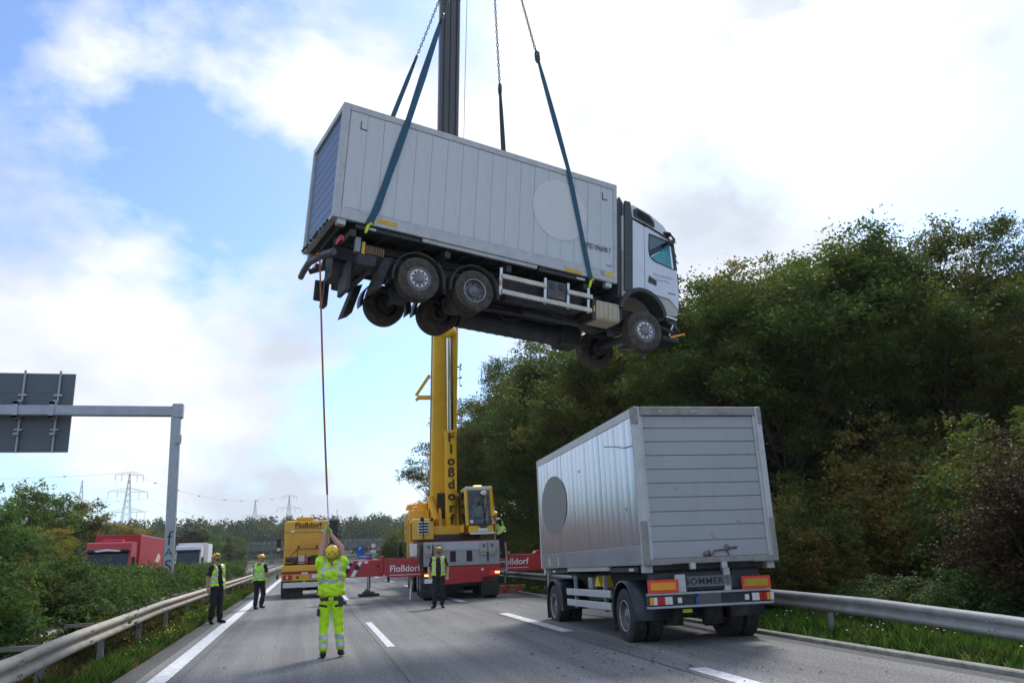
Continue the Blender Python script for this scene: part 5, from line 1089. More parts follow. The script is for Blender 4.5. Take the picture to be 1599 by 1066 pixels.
# lift ram: barrel with upright letters, chrome rod
ra = Vector((-.17, -1.55, 2.55)); rb = BA(10.6) + vB * .72 + uB * .12
rd = (rb - ra).normalized(); rl = (rb - ra).length; zj = ra + rd * (rl * .50)
ram = MB().cyl(ra, zj, .24, n=20).build('lift_ram', M_yel, crane); MB().cyl(zj - rd * .2, zj, .27, n=20).build('ram_collar', M_yel, ram)
MB().cyl(zj, rb, .13, n=18).build('ram_rod', M_chrome, crane); MB().ell(rb, (.3, .3, .3), n=12, k=8).build('ram_eye', M_yel, crane); MB().ell(ra, (.36, .34, .3), n=12, k=8).build('ram_foot', M_dark, crane)
rx = Vector((1, 0, 0)); rx = (rx - rd * rx.dot(rd)).normalized(); rn = rx.cross(rd)
if rn.y > 0: rn = -rn
for i, ch in enumerate(FN):
    f = .93 - .116 * i; c = ra + rd * ((zj - ra).length * f) + rn * .246
    t_ = text(ch, .52, frame(c - rn * .246, rx, rd), M_ink, ram, bold=.022)
    for v in t_.data.vertices: a = v.co.x / .246; v.co.z, v.co.x = .282 * math.cos(a) + (v.co.z - .002) * 10, .282 * math.sin(a)
    t_.data.update()
# folding jib carriers on the boom's left flank
c = BA(7.95) - uB * .52
MB().bar(c + uB * .2, c - uB * .55, .22, .16).bar(c - uB * .5, c - uB * .62 + Vector((0, 0, -.12)), .16, .12).build('jib_bracket', M_yel, crane, bev=.02); MB().bar(c - uB * .62 + Vector((0, 0, .08)), c - uB * .05 + Vector((0, 0, .95)), .13, .13).bar(c - uB * .08 + Vector((0, 0, .86)), c + uB * .1 + Vector((0, 0, .72)), .04, .04).build('jib_arm', M_yel, crane, bev=.02)
c = BA(5.65) - uB * .52; MB().bar(c, c - uB * .22, .14, .1).cyl(c - uB * .2, c - uB * .34, .025).build('jib_pin', M_yel, crane)
c = BA(9.2) + uB * .5; mb = MB().tube([c, c + uB * .2, c + uB * .22 + Vector((0, 0, .12))], .03, n=6).tube([c + uB * .16, c + uB * .15 + Vector((0, 0, -.8))], .012, n=5).tube([c + Vector((0, 0, -.5)), c + uB * .2 + Vector((0, 0, -.48))], .02, n=5)
for dz in (.1, -.1, -.45, -.8): mb.ell(c + uB * .2 + Vector((0, 0, dz)), (.05, .03, .04), n=8, k=5)
mb.build('wind_gauge', M_black, crane)
MB().tube([BA(43.5) + uB * .9 , BA(30) + uB * .72 + vB * .5, BA(20) + uB * .63 + vB * .5, BA(12) + uB * .6 + vB * .5], .012, n=5).build('hoist_rope', M_chain, crane)
for dx in (-.12, .12): MB().cyl(BA(44) + vB * .5 + uB * dx, Matrix.Rotation(R_(4), 3, 'Z') @ (HOOK - Vector((CX, CY, 0)) + Vector((dx, 0, 1.9))), .016, n=5).build('hoist_rope', M_chain, crane)
# crane cab
c0 = MB().prism([(.30, 2.42), (1.3, 2.36), (1.3, 2.72), (.85, 2.66), (.80, 2.6), (.3, 2.78)], 1, -3.45, -1.7)
ccab = MB().bx(.30, 1.28, -3.42, -1.7, 2.38, 2.66).build('operator_cab', M_yel, crane, bev=.04)
MB().bx(.34, 1.3, -3.47, -3.41, 2.34, 2.42).build('sill', M_alu, ccab)
pts = {'fl': (.26, -3.40, 2.66, .22, -3.30, 4.06), 'fr': (1.26, -3.40, 2.66, 1.20, -3.30, 4.12), 'rl': (.1, -1.75, 2.5, .06, -1.75, 4.0), 'rr': (1.26, -1.75, 2.5, 1.2, -1.75, 4.08)}
for k, v in pts.items(): MB().bar(v[:3], v[3:], .11, .11).build('pillar', M_yel, ccab, bev=.02)
MB().bx(.2, 1.24, -3.36, -1.7, 4.0, 4.14).build('roof', mat('cab_roof_white', (.6, .58, .5), .5, var=.08), ccab, bev=.03); MB().bx(.55, .85, -3.3, -3.1, 4.14, 4.19).build('beacon', M_lit, ccab, bev=.02)
MB().add([(.30, -3.40, 2.72), (1.22, -3.40, 2.72), (1.18, -3.31, 4.0), (.26, -3.31, 4.0)], [(0, 1, 2, 3)]).build('front_pane', M_glassd, ccab)
MB().add([(.22, -3.36, 2.75), (.08, -1.78, 2.6), (.05, -1.78, 3.9), (.2, -3.28, 3.9)], [(0, 1, 2, 3)]).build('side_pane', M_glassd, ccab)
MB().bx(.1, 1.26, -1.72, -1.66, 2.5, 4.05).build('rear_wall', M_black, ccab); MB().bx(.06, .14, -3.3, -1.7, 2.42, 2.72).build('door_lower', M_yel, ccab, bev=.02)
MB().bx(.5, 1.0, -2.4, -2.2, 2.9, 3.6).bx(.5, 1.0, -2.9, -2.3, 2.75, 2.9).build('seat', M_black, ccab, bev=.04); MB().bx(.35, 1.2, -3.35, -3.0, 2.66, 2.85).build('dashboard', mat('dash_grey', (.12, .13, .14), .6), ccab, bev=.03)
MB().ell((.9, -3.48, 3.88), (.13, .05, .09), n=12, k=8).build('floodlight', M_clear, ccab); MB().bx(.68, .9, -3.5, -3.46, 3.42, 3.56).tube([(.82, -3.46, 3.56), (.85, -3.46, 3.72), (1.1, -3.44, 3.76)], .015, n=5).build('mirror', M_black, ccab)
MB().bar((.9, -3.44, 2.7), (1.08, -3.37, 3.7), .035, .02).bar((.95, -3.44, 2.7), (.9, -3.39, 3.4), .025, .02).prism([(.62, 2.74), (1.1, 2.74), (.95, 2.56), (.78, 2.56)], 1, -3.46, -3.42).build('wiper', M_black, ccab)
MB().bx(.66, 1.05, -3.46, -3.42, 2.44, 2.56).build('plate', M_clear, ccab); MB().cyl((.42, -3.43, 2.82), (.42, -3.41, 2.82), .07, n=12).build('sticker', M_clear, ccab)
MB().cyl((1.36, -3.3, 2.3), (1.34, -3.2, 3.4), .02, n=6).cyl((1.36, -3.1, 1.0), (1.36, -3.1, 2.3), .02, n=6).build('grab_rail', M_alu, ccab)
for k in range(4): MB().bx(1.44, 1.75, -3.3, -2.9, .95 + .32 * k, 1.0 + .32 * k).build('step', M_alu, crane)
MB().bar((1.70, RY + .05, 2.0), (1.74, RY + .1, 1.0), .05, .05).build('ladder_rail', M_alu, crane)
# pads and cribbing under the feet
def cw(x, y): q = Matrix.Rotation(R_(-4), 3, 'Z') @ Vector((x - CX, y - CY, 0)); return q.x + CX, q.y + CY
def pad(x, y, label, n=2, m=M_dark, w_=.75):
    x, y = cw(x, y)
    t = thing('outrigger_pad', label, 'support pad', (x, y, 0), (0, 0, random.uniform(-.2, .2)), 'pads under the crane feet')
    for i in range(n): MB().bx(-w_ / 2 + .03 * i, w_ / 2 - .02 * i, -w_ / 2, w_ / 2, .12 / n * i + .001, .12 / n * (i + 1) - .004).build('plate', m, t, bev=.01)
pad(CX - 4.6, CY + RY + .7, 'black pad partly hidden behind the man in lime clothes'); pad(CX - 3.42, CY + 2.25, 'black pad standing free on the road left of the crane', 2, w_=.85)
pad(CX + 2.62, CY + 2.25, 'black pad on the right road edge behind the timber'); pad(CX + 4.5, CY + RY + .75, 'black pad on the right verge behind the trailer'); pad(CX + 3.45, CY + RY + .75, 'dark pad beside the timber stack')
for i, (x, y, z, r, lb) in enumerate(((8.15, 33.5, .0, .05, 'lower timber beam of the stack right of the crane'), (8.3, 33.55, .16, -.05, 'upper timber beam of the stack right of the crane'), (9.6, 33.4, .05, .25, 'timber beam lying on the verge near the barrier'), (10.2, 32.9, .06, -.15, 'timber beam on the verge behind the trailer'))):
    o = MB().bx(-.55, .55, -.12, .12, .001, .155).build('timber_beam', M_wood, bev=.012); o.location = (x, y, z); o.rotation_euler = (0, 0, r); tag(o, lb, 'timber', 'timbers under the crane feet')
    MB().bx(-.30, -.12, -.123, .123, .0, .158).bx(.25, .38, -.123, .123, .0, .158).build('painted_band', M_redr, o)

# ------------------------------------------------------------------ yellow tractor unit, tail towards the camera
yt = thing('tractor_unit', 'yellow heavy tractor lorry seen from behind in the left lane', 'lorry', (.15, 37.4, 0))
ycab = MB().bx(-1.25, 1.2, 3.0, 5.2, 1.25, 3.42).build('cab', M_yeld, yt, bev=.12)
MB().bx(-.72, .1, 3.2, 4.6, 3.42, 3.6).build('roof_unit', M_yeld, ycab, bev=.06); MB().bx(.78, 1.23, 2.75, 3.1, 1.3, 3.42).build('air_fairing', M_black, ycab, bev=.04)
MB().bx(-1.24, .77, 2.985, 3.0, 2.87, 2.89).bx(-1.24, .77, 2.985, 3.0, 2.05, 2.065).build('panel_seam', mat('seam_ochre', (.25, .12, .01), .6), ycab)
MB().prism([(-.72, 2.72), (.52, 2.72), (.38, 2.3), (-.58, 2.3)], 1, 2.97, 3.0).build('rear_panel', M_yeld, ycab, bev=.02); MB().prism([(-.62, 2.66), (.42, 2.66), (.33, 2.4), (-.53, 2.4)], 1, 2.955, 2.97).build('rear_panel', M_yeld, ycab, bev=.02)
for x in (-.86, .56): MB().bx(x - .1, x + .1, 2.9, 3.0, 2.84, 2.97).build('work_lamp', M_clear, ycab, bev=.03)
for x in (-.58, .27): MB().bx(x - .04, x + .04, 2.93, 3.0, 2.13, 2.25).build('latch', M_black, ycab)
text(FN, .33, frame((-.15, 2.98, 3.2), (1, 0, 0), (0, 0, 1)), M_ink, ycab, bold=.018, sx=1.1); MB().bx(-.8, .5, 2.978, 2.99, 3.05, 3.065).build('underline', M_ink, ycab)
MB().tube([(-1.26, 4.2, 2.6), (-1.5, 4.3, 2.62), (-1.52, 4.3, 2.0)], .03, n=6).bx(-1.62, -1.42, 4.2, 4.34, 2.0, 2.6).build('mirror', M_black, ycab, bev=.03); MB().bx(-1.6, -1.44, 4.19, 4.2, 2.05, 2.2).build('mirror_face', M_clear, ycab)
MB().bx(-1.22, 1.2, .0, .25, 1.12, 1.38).bx(-1.22, 1.2, .02, .3, .72, 1.02).build('rear_frame', M_yeld, yt, bev=.02); MB().bx(-1.22, 1.2, -.005, .2, 1.04, 1.10).build('stripe', M_red, yt); MB().bx(-.2, 1.2, -.012, .02, 1.07, 1.14).build('stripe', M_red, yt)
MB().bx(-1.2, 1.2, .25, 3.0, .85, 1.15).build('chassis', M_dark, yt); MB().bx(-1.15, 1.1, 2.2, 2.6, 1.15, 1.75).build('machine_rack', M_dark, yt)
for x0, x1, z0, z1, m in ((-.55, -.15, 1.42, 1.78, M_clear), (.42, .75, 1.42, 1.54, M_signw), (.42, .75, 1.6, 1.76, M_signw), (-1.18, -.75, 1.45, 1.7, M_yel), (0, .4, 1.38, 1.8, M_black)): MB().bx(x0, x1, 1.9, 2.2, z0, z1).build('equipment', m, yt, bev=.02)
mb = MB()
for a, b in (((-1.0, 1.0, 1.7), (-.6, 1.6, 2.1)), ((-.6, 1.6, 2.1), (.7, 1.6, 2.1)), ((.7, 1.6, 2.1), (1.0, 1.0, 1.7)), ((-.6, 1.6, 2.1), (-.6, 1.6, 1.2)), ((-.2, 1.4, 1.8), (-.2, 1.4, 1.2)), ((-.75, 1.2, 1.5), (.8, 1.2, 1.5)), ((-.25, 1.3, 1.85), (-.25, 1.3, 1.3))): mb.bar(a, b, .045, .045)
mb.build('red_frame', mat('frame_red', (.28, .04, .025), .5, var=.2), yt)
MB().bx(-1.1, -.65, .5, 1.2, 1.5, 1.72).build('coupling', M_black, yt, bev=.04)
MB().bx(-1.17, -.78, -.03, .03, .78, .98).build('tail_light', M_redl, yt, bev=.02); MB().bx(-1.02, -.95, -.04, -.03, .82, .94).build('lens', M_clear, yt); MB().bx(.8, 1.17, -.03, .03, .78, .98).build('tail_light', M_redl, yt, bev=.02)
MB().cyl((-.55, -.01, .88), (-.55, .03, .88), .06, n=10).build('socket', M_black, yt); MB().bx(-.38, -.12, -.02, .0, 1.0, 1.08).build('plate_white', M_signw, yt)
p = MB().bx(.0, .52, -.02, .01, .82, .99).build('number_plate', M_signw, yt); MB().bx(.0, .05, -.024, -.02, .82, .99).build('plate_band', M_blue, p)
MB().bx(-.32, -.2, .0, .1, .42, .72).build('bracket', M_yeld, yt); MB().bx(-1.16, 1.16, -.05, .05, .44, .67).build('underrun_bar', M_alu, yt, bev=.015); MB().bx(-1.0, .9, .4, .5, .3, .8).build('rear_panel_dark', M_hole, yt)
for x0, x1 in ((-1.18, -.3), (.3, 1.18)): MB().bx(x0, x1, .06, .09, .02, .42).build('mud_flap', M_rubber, yt, bev=.01)

for s in (-1, 1):
    for y in (.75, 2.1, 4.6): wheel(yt, s * 1.24, y, .52, .52, .3, s, 'deep'); wheel(yt, s * .92, y, .52, .52, .3, s, 'deep')
    MB().bx(s * .6, s * 1.26, .2, 2.8, 1.06, 1.115).build('mudguard', M_black, yt)
    MB().tube([(s * 1.2, .1, 1.0), (s * 1.38, .1, 1.05), (s * 1.4, .1, .85)], .02, n=6).ell((s * 1.4, .1, .92), (.05, .04, .12), n=8, k=6).build('side_marker', M_black, yt)
MB().cyl((1.18, 2.9, 3.3), (1.18, 2.9, 3.9), .012, n=5).build('aerial', M_black, ycab)

# ------------------------------------------------------------------ lorries on the opposite carriageway, coming towards us
M_lred = mat('lorry_red', (.45, .02, .035), .4, var=.08, coat=.3, scale=1); M_lred2 = mat('tarpaulin_red', (.42, .022, .032), .55, var=.1, scale=.7, dirt=(.3, .03, .04), dscale=.8)
rl_ = thing('lorry', 'red lorry with red tarpaulin trailer behind the hedge', 'lorry', (-11.15, 51.5, -.5), (0, 0, R_(2)))
def coe(t, m, tall, roof):
    c = MB().prism([(0, .5), (-.05, 1.3), (0, 2.0), (.22, tall - .45), (.5, tall), (2.1, tall), (2.2, .5)], 0, -1.2, 1.2).build('cab', m, t, bev=.08)
    MB().add([(-1.05, -.04, 1.95), (1.05, -.04, 1.95), (1.0, .15, tall - .55), (-1.0, .15, tall - .55)], [(0, 1, 2, 3)]).build('windscreen', M_glassd, c)
    mb = MB().add([(-1.08, -.025, 1.9), (1.08, -.025, 1.9), (1.05, .165, tall - .5), (-1.05, .165, tall - .5)], [(0, 1, 2, 3)]); o = mb.build('windscreen_surround', M_black, c)
    o.data.update()
    MB().bx(-1.15, 1.15, -.12, .2, tall - .58, tall - .4).build('sun_visor', M_black, c, bev=.05)
    MB().bx(-1.0, 1.0, -.06, .0, .9, 1.7).build('grille', M_black, c, bev=.03); MB().bx(-1.2, 1.2, -.15, .1, .35, .85).build('bumper', m, c, bev=.06)
    for s in (-1, 1):
        MB().bx(s * .75, s * 1.12, -.17, -.13, .6, .8).build('headlight', M_clear, c, bev=.03)
        MB().bx(s * 1.27, s * 1.45, .1, .3, 1.9, 2.6).bx(s * 1.2, s * 1.3, .15, .25, 2.5, 2.56).build('mirror', M_black, c, bev=.04)
        MB().prism([(.35, 1.9), (1.3, 1.9), (1.3, 2.55), (.5, 2.55)], 0, s * 1.2, s * 1.215).build('side_window', M_glassd, c)
        for y in (1.3, 5.5, 9.5, 10.9, 12.2): wheel(t, s * 1.2, y, .5, .5, .3, s, 'deep')
    return c
c = coe(rl_, M_lred, 3.45, 1); MB().bx(-.5, .6, .9, 1.6, 3.45, 3.6).build('roof_spoiler', M_lred, c, bev=.05)
MB().prism([(-.7, 2.98), (-.05, 3.06), (.7, 2.98), (.6, 2.9), (0, 2.95), (-.6, 2.9)], 1, -.14, -.11).build('visor_emblem', M_alu, c)
MB().bx(-1.1, 1.1, -.08, -.04, 1.72, 1.86).build('front_stripe', M_signw, c)
bxx = MB().bx(-1.27, 1.27, 2.9, 13.6, 1.25, 3.92).build('trailer_box', M_lred2, rl_, bev=.02)
for i in range(14): MB().bx(1.27, 1.285, 3.2 + .75 * i, 3.24 + .75 * i, 1.3, 3.85).build('stanchion', M_lred, bxx)
MB().bx(1.27, 1.29, 2.9, 13.6, 3.84, 3.9).build('top_rail', mat('rail_pink', (.55, .2, .22), .5), bxx); MB().bx(1.27, 1.30, 3.2, 8.5, 1.9, 2.05).build('stripe', M_signw, bxx); MB().prism([(9.5, 2.3), (11, 2.9), (12.2, 2.6), (11.4, 2.2)], 0, 1.288, 1.292).build('emblem', mat('emblem_ivory', (.6, .5, .4), .5), bxx)
MB().bx(-1.0, 1.0, 2.3, 13.5, .8, 1.2).build('chassis', M_dark, rl_)
wl = thing('lorry', 'white lorry half hidden by the hedge right of the gantry post', 'lorry', (-11.5, 87, -.5), (0, 0, R_(2)))
M_lw = mat('lorry_white', (.7, .71, .72), .4, var=.05); c = coe(wl, M_lw, 3.75, 1)
bxx = MB().bx(-1.27, 1.27, 2.9, 13.6, 1.2, 4.05).build('trailer_box', M_lw, wl, bev=.02); MB().bx(1.27, 1.28, 2.9, 3.8, 1.3, 4.0).build('front_band', mat('band_pink', (.5, .25, .22), .5), bxx); MB().bx(1.27, 1.276, 3.8, 7.8, 1.3, 4.0).build('side_field', mat('field_grey', (.33, .35, .36), .5), bxx)
MB().bx(-1.0, 1.0, 2.3, 13.5, .8, 1.15).build('chassis', M_dark, wl)
# ------------------------------------------------------------------ people
M_skin = mat('skin', (.48, .27, .19), .55, var=.06, scale=8); M_hair = mat('dark_hair', (.05, .035, .025), .8, var=.2); M_beard = mat('beard', (.16, .10, .07), .8, var=.2)
M_lime = mat('hi_vis_lime', (.56, .92, .02), .7, var=.09, scale=6, bump=.5, bscale=9); M_limeg = mat('hi_vis_green', (.42, .86, .03), .7, var=.1, scale=6, bump=.5, bscale=9)
M_silver = mat('reflective_band', (.55, .58, .58), .4, .2, var=.12, scale=10); M_cloth = mat('black_cloth', (.018, .019, .022), .8, var=.25, scale=6, bump=.4, bscale=14)
M_navy = mat('navy_trousers', (.014, .016, .022), .85, var=.3, scale=5, dirt=(.05, .045, .045), dscale=5, damt=.5, bump=.5, bscale=10); M_boot = mat('black_boot', (.012, .012, .012), .5, var=.2)
M_glove = mat('lime_glove', (.35, .5, .06), .7, var=.2); M_helm = mat('helmet_yellow', (.80, .52, .01), .3, var=.05, coat=.3); M_hole2 = M_hole
sw = np.char.startswith
def isin(l, *p): return np.any([sw(l, q) for q in p], axis=0)
def capsule(mb, p0, r0, p1, r1, n=14):
    p0, p1 = Vector(p0), Vector(p1); d = p1 - p0
    if d.length < 1e-4: mb.ell(p0, (r0,) * 3, n=n, k=9); return
    u, v, d = basis(d); prof = []
    for i in range(0, 6): a = -PI / 2 + PI / 2 * i / 5; prof.append((p0 + d * (r0 * math.sin(a)), max(1e-4, r0 * math.cos(a))))
    for i in range(0, 6): a = PI / 2 * i / 5; prof.append((p1 + d * (r1 * math.sin(a)), max(1e-4, r1 * math.cos(a))))
    vs = [c + u * (r * math.cos(2 * PI * k / n)) + v * (r * math.sin(2 * PI * k / n)) for c, r in prof for k in range(n)]
    m = len(prof); mb.add(vs, [(i * n + k, i * n + (k + 1) % n, (i + 1) * n + (k + 1) % n, (i + 1) * n + k) for i in range(m - 1) for k in range(n)] + [tuple(range(n))[::-1], tuple(range((m - 1) * n, m * n))], True)
def person(label, loc, rz, J, paint, mats, s=1.0, vest=None, look=(0, 1, 0), tilt=0., beard=False, gloves=None, z0=0., fist=.6):
    V = Vector; J = {k: V(v) for k, v in J.items()}; caps = []
    def cap(lb, a, ra, b, rb): caps.append((lb, V(a), ra, V(b), rb))
    P, C, Nk = J['pelvis'], J['chest'], J['neck']; up = (C - P).normalized()
    hl, hr, sl, sr = J['hipL'], J['hipR'], J['shL'], J['shR']; ax = (sr - sl).normalized(); px = (hr - hl).normalized(); fw = ax.cross(up) * -1
    fw = up.cross(ax); fw.normalize()
    W1 = P.lerp(C, .45); wx = ax.lerp(px, .5).normalized()
    cap('pelvis', hl + px * .015, .118, hr - px * .015, .118); cap('pelvis', P - px * .06 + up * .07, .112, P + px * .06 + up * .07, .112)
    cap('torso', W1 - wx * .06, .110, W1 + wx * .06, .110); cap('torso', C - ax * .085, .122, C + ax * .085, .122); cap('torso', W1 - wx * .06, .108, C - ax * .08, .118); cap('torso', W1 + wx * .06, .108, C + ax * .08, .118); cap('torso', P - px * .05 + up * .1, .108, W1 - wx * .055, .108); cap('torso', P + px * .05 + up * .1, .108, W1 + wx * .055, .108); cap('torso', W1 + fw * .015, .112, C, .122)
    for a, sd_ in ((sl, -1), (sr, 1)): cap('torso', C + ax * (.09 * sd_) + up * .05, .105, a, .078); cap('torso', Nk - up * .03, .06, a, .066)
    H = J['head']; lf = V(look).normalized(); hu = (H - Nk).normalized(); hx = lf.cross(hu).normalized(); hu = hx.cross(lf).normalized()
    cap('neck', Nk - up * .02, .062, H - hu * .05, .056)
    cap('head', H + hu * .02 - lf * .02, .096, H + hu * .025 + lf * .012, .094); cap('head', H + lf * .035 + hu * .0, .075, H + lf * .055 - hu * .085, .045); cap('head', H + lf * .1 + hu * .005, .013, H + lf * .118 - hu * .03, .017); cap('head', H + lf * .07 - hu * .055, .05, H + lf * .065 - hu * .055, .05)
    for q in (-1, 1): cap('head', H + hx * (.092 * q) + hu * .005, .018, H + hx * (.092 * q) - hu * .03, .014)
    for side, q in (('L', -1), ('R', 1)):
        sh, el, wr = J['sh' + side], J['el' + side], J['wr' + side]; cap('uarm' + side, sh, .066, el, .050); cap('farm' + side, el, .050, wr, .034)
        d = (wr - el).normalized(); hd = J.get('hand' + side); d = (V(hd) if hd is not None else d).normalized(); fwv = V(J.get('palm' + side, fw)); sd_ = d.cross(fwv); sd_ = sd_.normalized() if sd_.length > .05 else ax
        cd = sd_.cross(d).normalized()          # direction the fingers curl towards
        for t_ in (-.026, -.009, .009, .026): cap('hand' + side, wr + d * .01 + sd_ * t_ * .7, .022, wr + d * .085 + sd_ * t_, .017)
        for i, t_ in enumerate((-.030, -.010, .010, .030)):
            k0 = wr + d * .088 + sd_ * t_; ln = (.036, .044, .042, .032)[i]; d1 = (d + cd * fist).normalized(); d2 = (d * (1 - fist) + cd * 1.2 * fist + d * .15).normalized(); m1 = k0 + d1 * ln; cap('hand' + side, k0, .0105, m1, .010); cap('hand' + side, m1, .010, m1 + d2 * ln * .85, .0085)
        tq = -q; t0 = wr + d * .03 + sd_ * (.03 * tq); t1 = t0 + (d * .6 + sd_ * tq * .7 + cd * .3).normalized() * .045; cap('hand' + side, t0, .014, t1, .012); cap('hand' + side, t1, .012, t1 + (d + cd * .6).normalized() * .034, .0095)
        hp, kn, an, to = J['hip' + side], J['kn' + side], J['an' + side], J['to' + side]
        cap('thigh' + side, hp + V((0, 0, -.01)), .106, kn, .082); cap('shin' + side, kn, .080, an + V((0, 0, .07)), .074); cap('shin' + side, kn.lerp(an, .35) - fw * .012, .076, kn.lerp(an, .75), .074)
        cap('foot' + side, an + V((0, 0, .03)), .052, an + V((0, 0, -.03)), .05); cap('foot' + side, an + V((0, 0, -.035)), .05, to, .042); cap('foot' + side, an + V((0, 0, -.04)) - (to - an).normalized() * .05, .044, an + V((0, 0, -.035)), .05)
    mb = MB()
    for lb, a, ra, b, rb in caps: capsule(mb, a, ra, b, rb)
    src = bpy.data.objects.new('src', mb.mesh('src', M_skin)); COL.objects.link(src); md = src.modifiers.new('r', 'REMESH'); md.mode = 'VOXEL'; md.voxel_size = .0075; sm = src.modifiers.new('s', 'SMOOTH'); sm.factor = .5; sm.iterations = 3
    dg = bpy.context.evaluated_depsgraph_get(); me = bpy.data.meshes.new_from_object(src.evaluated_get(dg)); bpy.data.objects.remove(src); me.name = 'person'
    nf = len(me.polygons); ctr = np.empty(nf * 3); me.polygons.foreach_get('center', ctr); ctr = ctr.reshape(-1, 3); best = np.full(nf, 9.); bi = np.zeros(nf, int); bt = np.zeros(nf)
    for i, (lb, a, ra, b, rb) in enumerate(caps):
        a, b = np.array(a), np.array(b); d = b - a; l2 = max(1e-9, d @ d); t_ = np.clip((ctr - a) @ d / l2, 0, 1); dist = np.linalg.norm(ctr - a - t_[:, None] * d, axis=1) - (ra + (rb - ra) * t_); k = dist < best; best[k] = dist[k]; bi[k] = i; bt[k] = t_[k]
    lbs = np.array([c[0] for c in caps])[bi]
    upn = np.array(up); tt = (ctr - np.array(P)) @ upn; sx = (ctr - np.array(C)) @ np.array(ax); fy = (ctr - np.array(C)) @ np.array(fw); hz = (ctr - np.array(H)) @ np.array(hu); hf = (ctr - np.array(H)) @ np.array(lf)
    mi = np.zeros(nf, np.int32)
    zs = ctr[:, 2]
    for nm, fn in paint: mi[fn(lbs, bt, tt, sx, fy, zs)] = mats.index(nm)
    if beard: mi[(lbs == 'head') & (hz < -.045) & (hf > .01)] = mats.index(M_beard)
    me.materials.clear()
    for m in mats: me.materials.append(m)
    me.polygons.foreach_set('material_index', mi); me.polygons.foreach_set('use_smooth', np.ones(nf, bool))
    nv = len(me.vertices); co = np.empty(nv * 3); me.vertices.foreach_get('co', co); co = co.reshape(-1, 3); no = np.empty(nv * 3); me.vertex_normals.foreach_get('vector', no); no = no.reshape(-1, 3)
    cl = np.zeros(nv); lv = np.array([p.vertices[0] for p in me.polygons]); cl[lv[isin(lbs, 'thigh', 'shin', 'pelvis', 'torso')]] = 1.
    q1, q2, q3 = co[:, 0] * 21 + loc[0], co[:, 1] * 17, co[:, 2] * 26
    wr_ = np.sin(q3 + 1.6 * np.sin(q1 * .9 + q3 * .3) + q2) * .55 + np.sin(q3 * 1.9 - q1 * 1.4 + 2 * np.sin(q2)) * .3 + np.sin(q1 * 2.2 + q3 * .6) * .25
    co += no * (cl * wr_ * .0085)[:, None]; me.vertices.foreach_set('co', co.ravel()); me.update()
    o = part('person', me, None); o.location = (loc[0], loc[1], z0); o.rotation_euler = (0, 0, rz); o.scale = (s, s, s); tag(o, label, 'person')
    if vest:
        vm, sel, band = vest[:3]; fb = vest[3] if len(vest) > 3 else .016; keep = np.where(sel(lbs, bt, tt, sx, fy, zs))[0]; vi = {}; vs = []; fs = []; mm = []; nv = len(me.vertices)
        co = np.empty(nv * 3); me.vertices.foreach_get('co', co); co = co.reshape(-1, 3); no = np.empty(nv * 3); me.vertex_normals.foreach_get('vector', no); no = no.reshape(-1, 3)
        bd = band(lbs, bt, tt, sx, fy, zs)
        for f in keep:
            ids = []
            for v in me.polygons[int(f)].vertices:
                if v not in vi:
                    flare = fb + .03 * max(0, min(1, (.22 - float((co[v] - np.array(P)) @ upn)) / .22)) + .007 * math.sin(co[v][0] * 31 + co[v][2] * 17 + 2 * math.sin(co[v][2] * 29))
                    vi[v] = len(vs); vs.append(co[v] + no[v] * flare)
                ids.append(vi[v])
            fs.append(ids); mm.append(int(bd[f]))
        vb = MB(); vb.v = [tuple(q) for q in vs]; vb.f = fs; vb.m = mm; vb.s = [True] * len(fs); q = vb.build('hi_vis_top', [vm, M_silver], o); sd2 = q.modifiers.new('t', 'SOLIDIFY'); sd2.thickness = .008; sd2.offset = 1
    # helmet
    B3 = Matrix((hx, lf, hu)).transposed(); hc = H + hu * .045 - lf * .008
    hb = MB(); k, n = 7, 20; vs = []
    for j in range(k + 1):
        e = PI / 2 * j / k
        for i in range(n): a = 2 * PI * i / n; rr_ = (1 + .06 * (math.sin(a) > .2) * (j == 0)); vs.append(hc + B3 @ V((.122 * math.cos(e) * math.cos(a) * rr_, .142 * math.cos(e) * math.sin(a) * rr_, .125 * math.sin(e) - (.012 if j == 0 else 0))))
    hb.add(vs, [(j * n + i, j * n + (i + 1) % n, (j + 1) * n + (i + 1) % n, (j + 1) * n + i) for j in range(k) for i in range(n)], True)
    h = hb.build('helmet', M_helm, o); sdm = h.modifiers.new('t', 'SOLIDIFY'); sdm.thickness = .006
    vb = MB()
    for a, e in ((1.1, .5), (2.04, .5), (.5, .6), (2.6, .6), (-1.1, .5), (-2.04, .5), (-.4, .45), (-2.7, .45), (-1.57, .8)):
        dd = B3 @ V((.125 * math.cos(e) * math.cos(a), .145 * math.cos(e) * math.sin(a), .128 * math.sin(e))); vb.ell(hc + dd, (.014, .014, .012), n=8, k=5)
    vb.build('vent', M_hole, h)
    eb = MB()
    for q in (-1, 1): eb.ell(H + hx * (.034 * q) + lf * .098 + hu * .012, (.013, .008, .007), n=8, k=5)
    eb.build('eyes', M_hair, o); MB().tube([H + hx * .1 + hu * .05, H + hx * .085 - hu * .05 + lf * .03, H - hu * .125 + lf * .05, H - hx * .085 - hu * .05 + lf * .03, H - hx * .1 + hu * .05], .006, n=5).build('chin_strap', M_black, o)
    return o
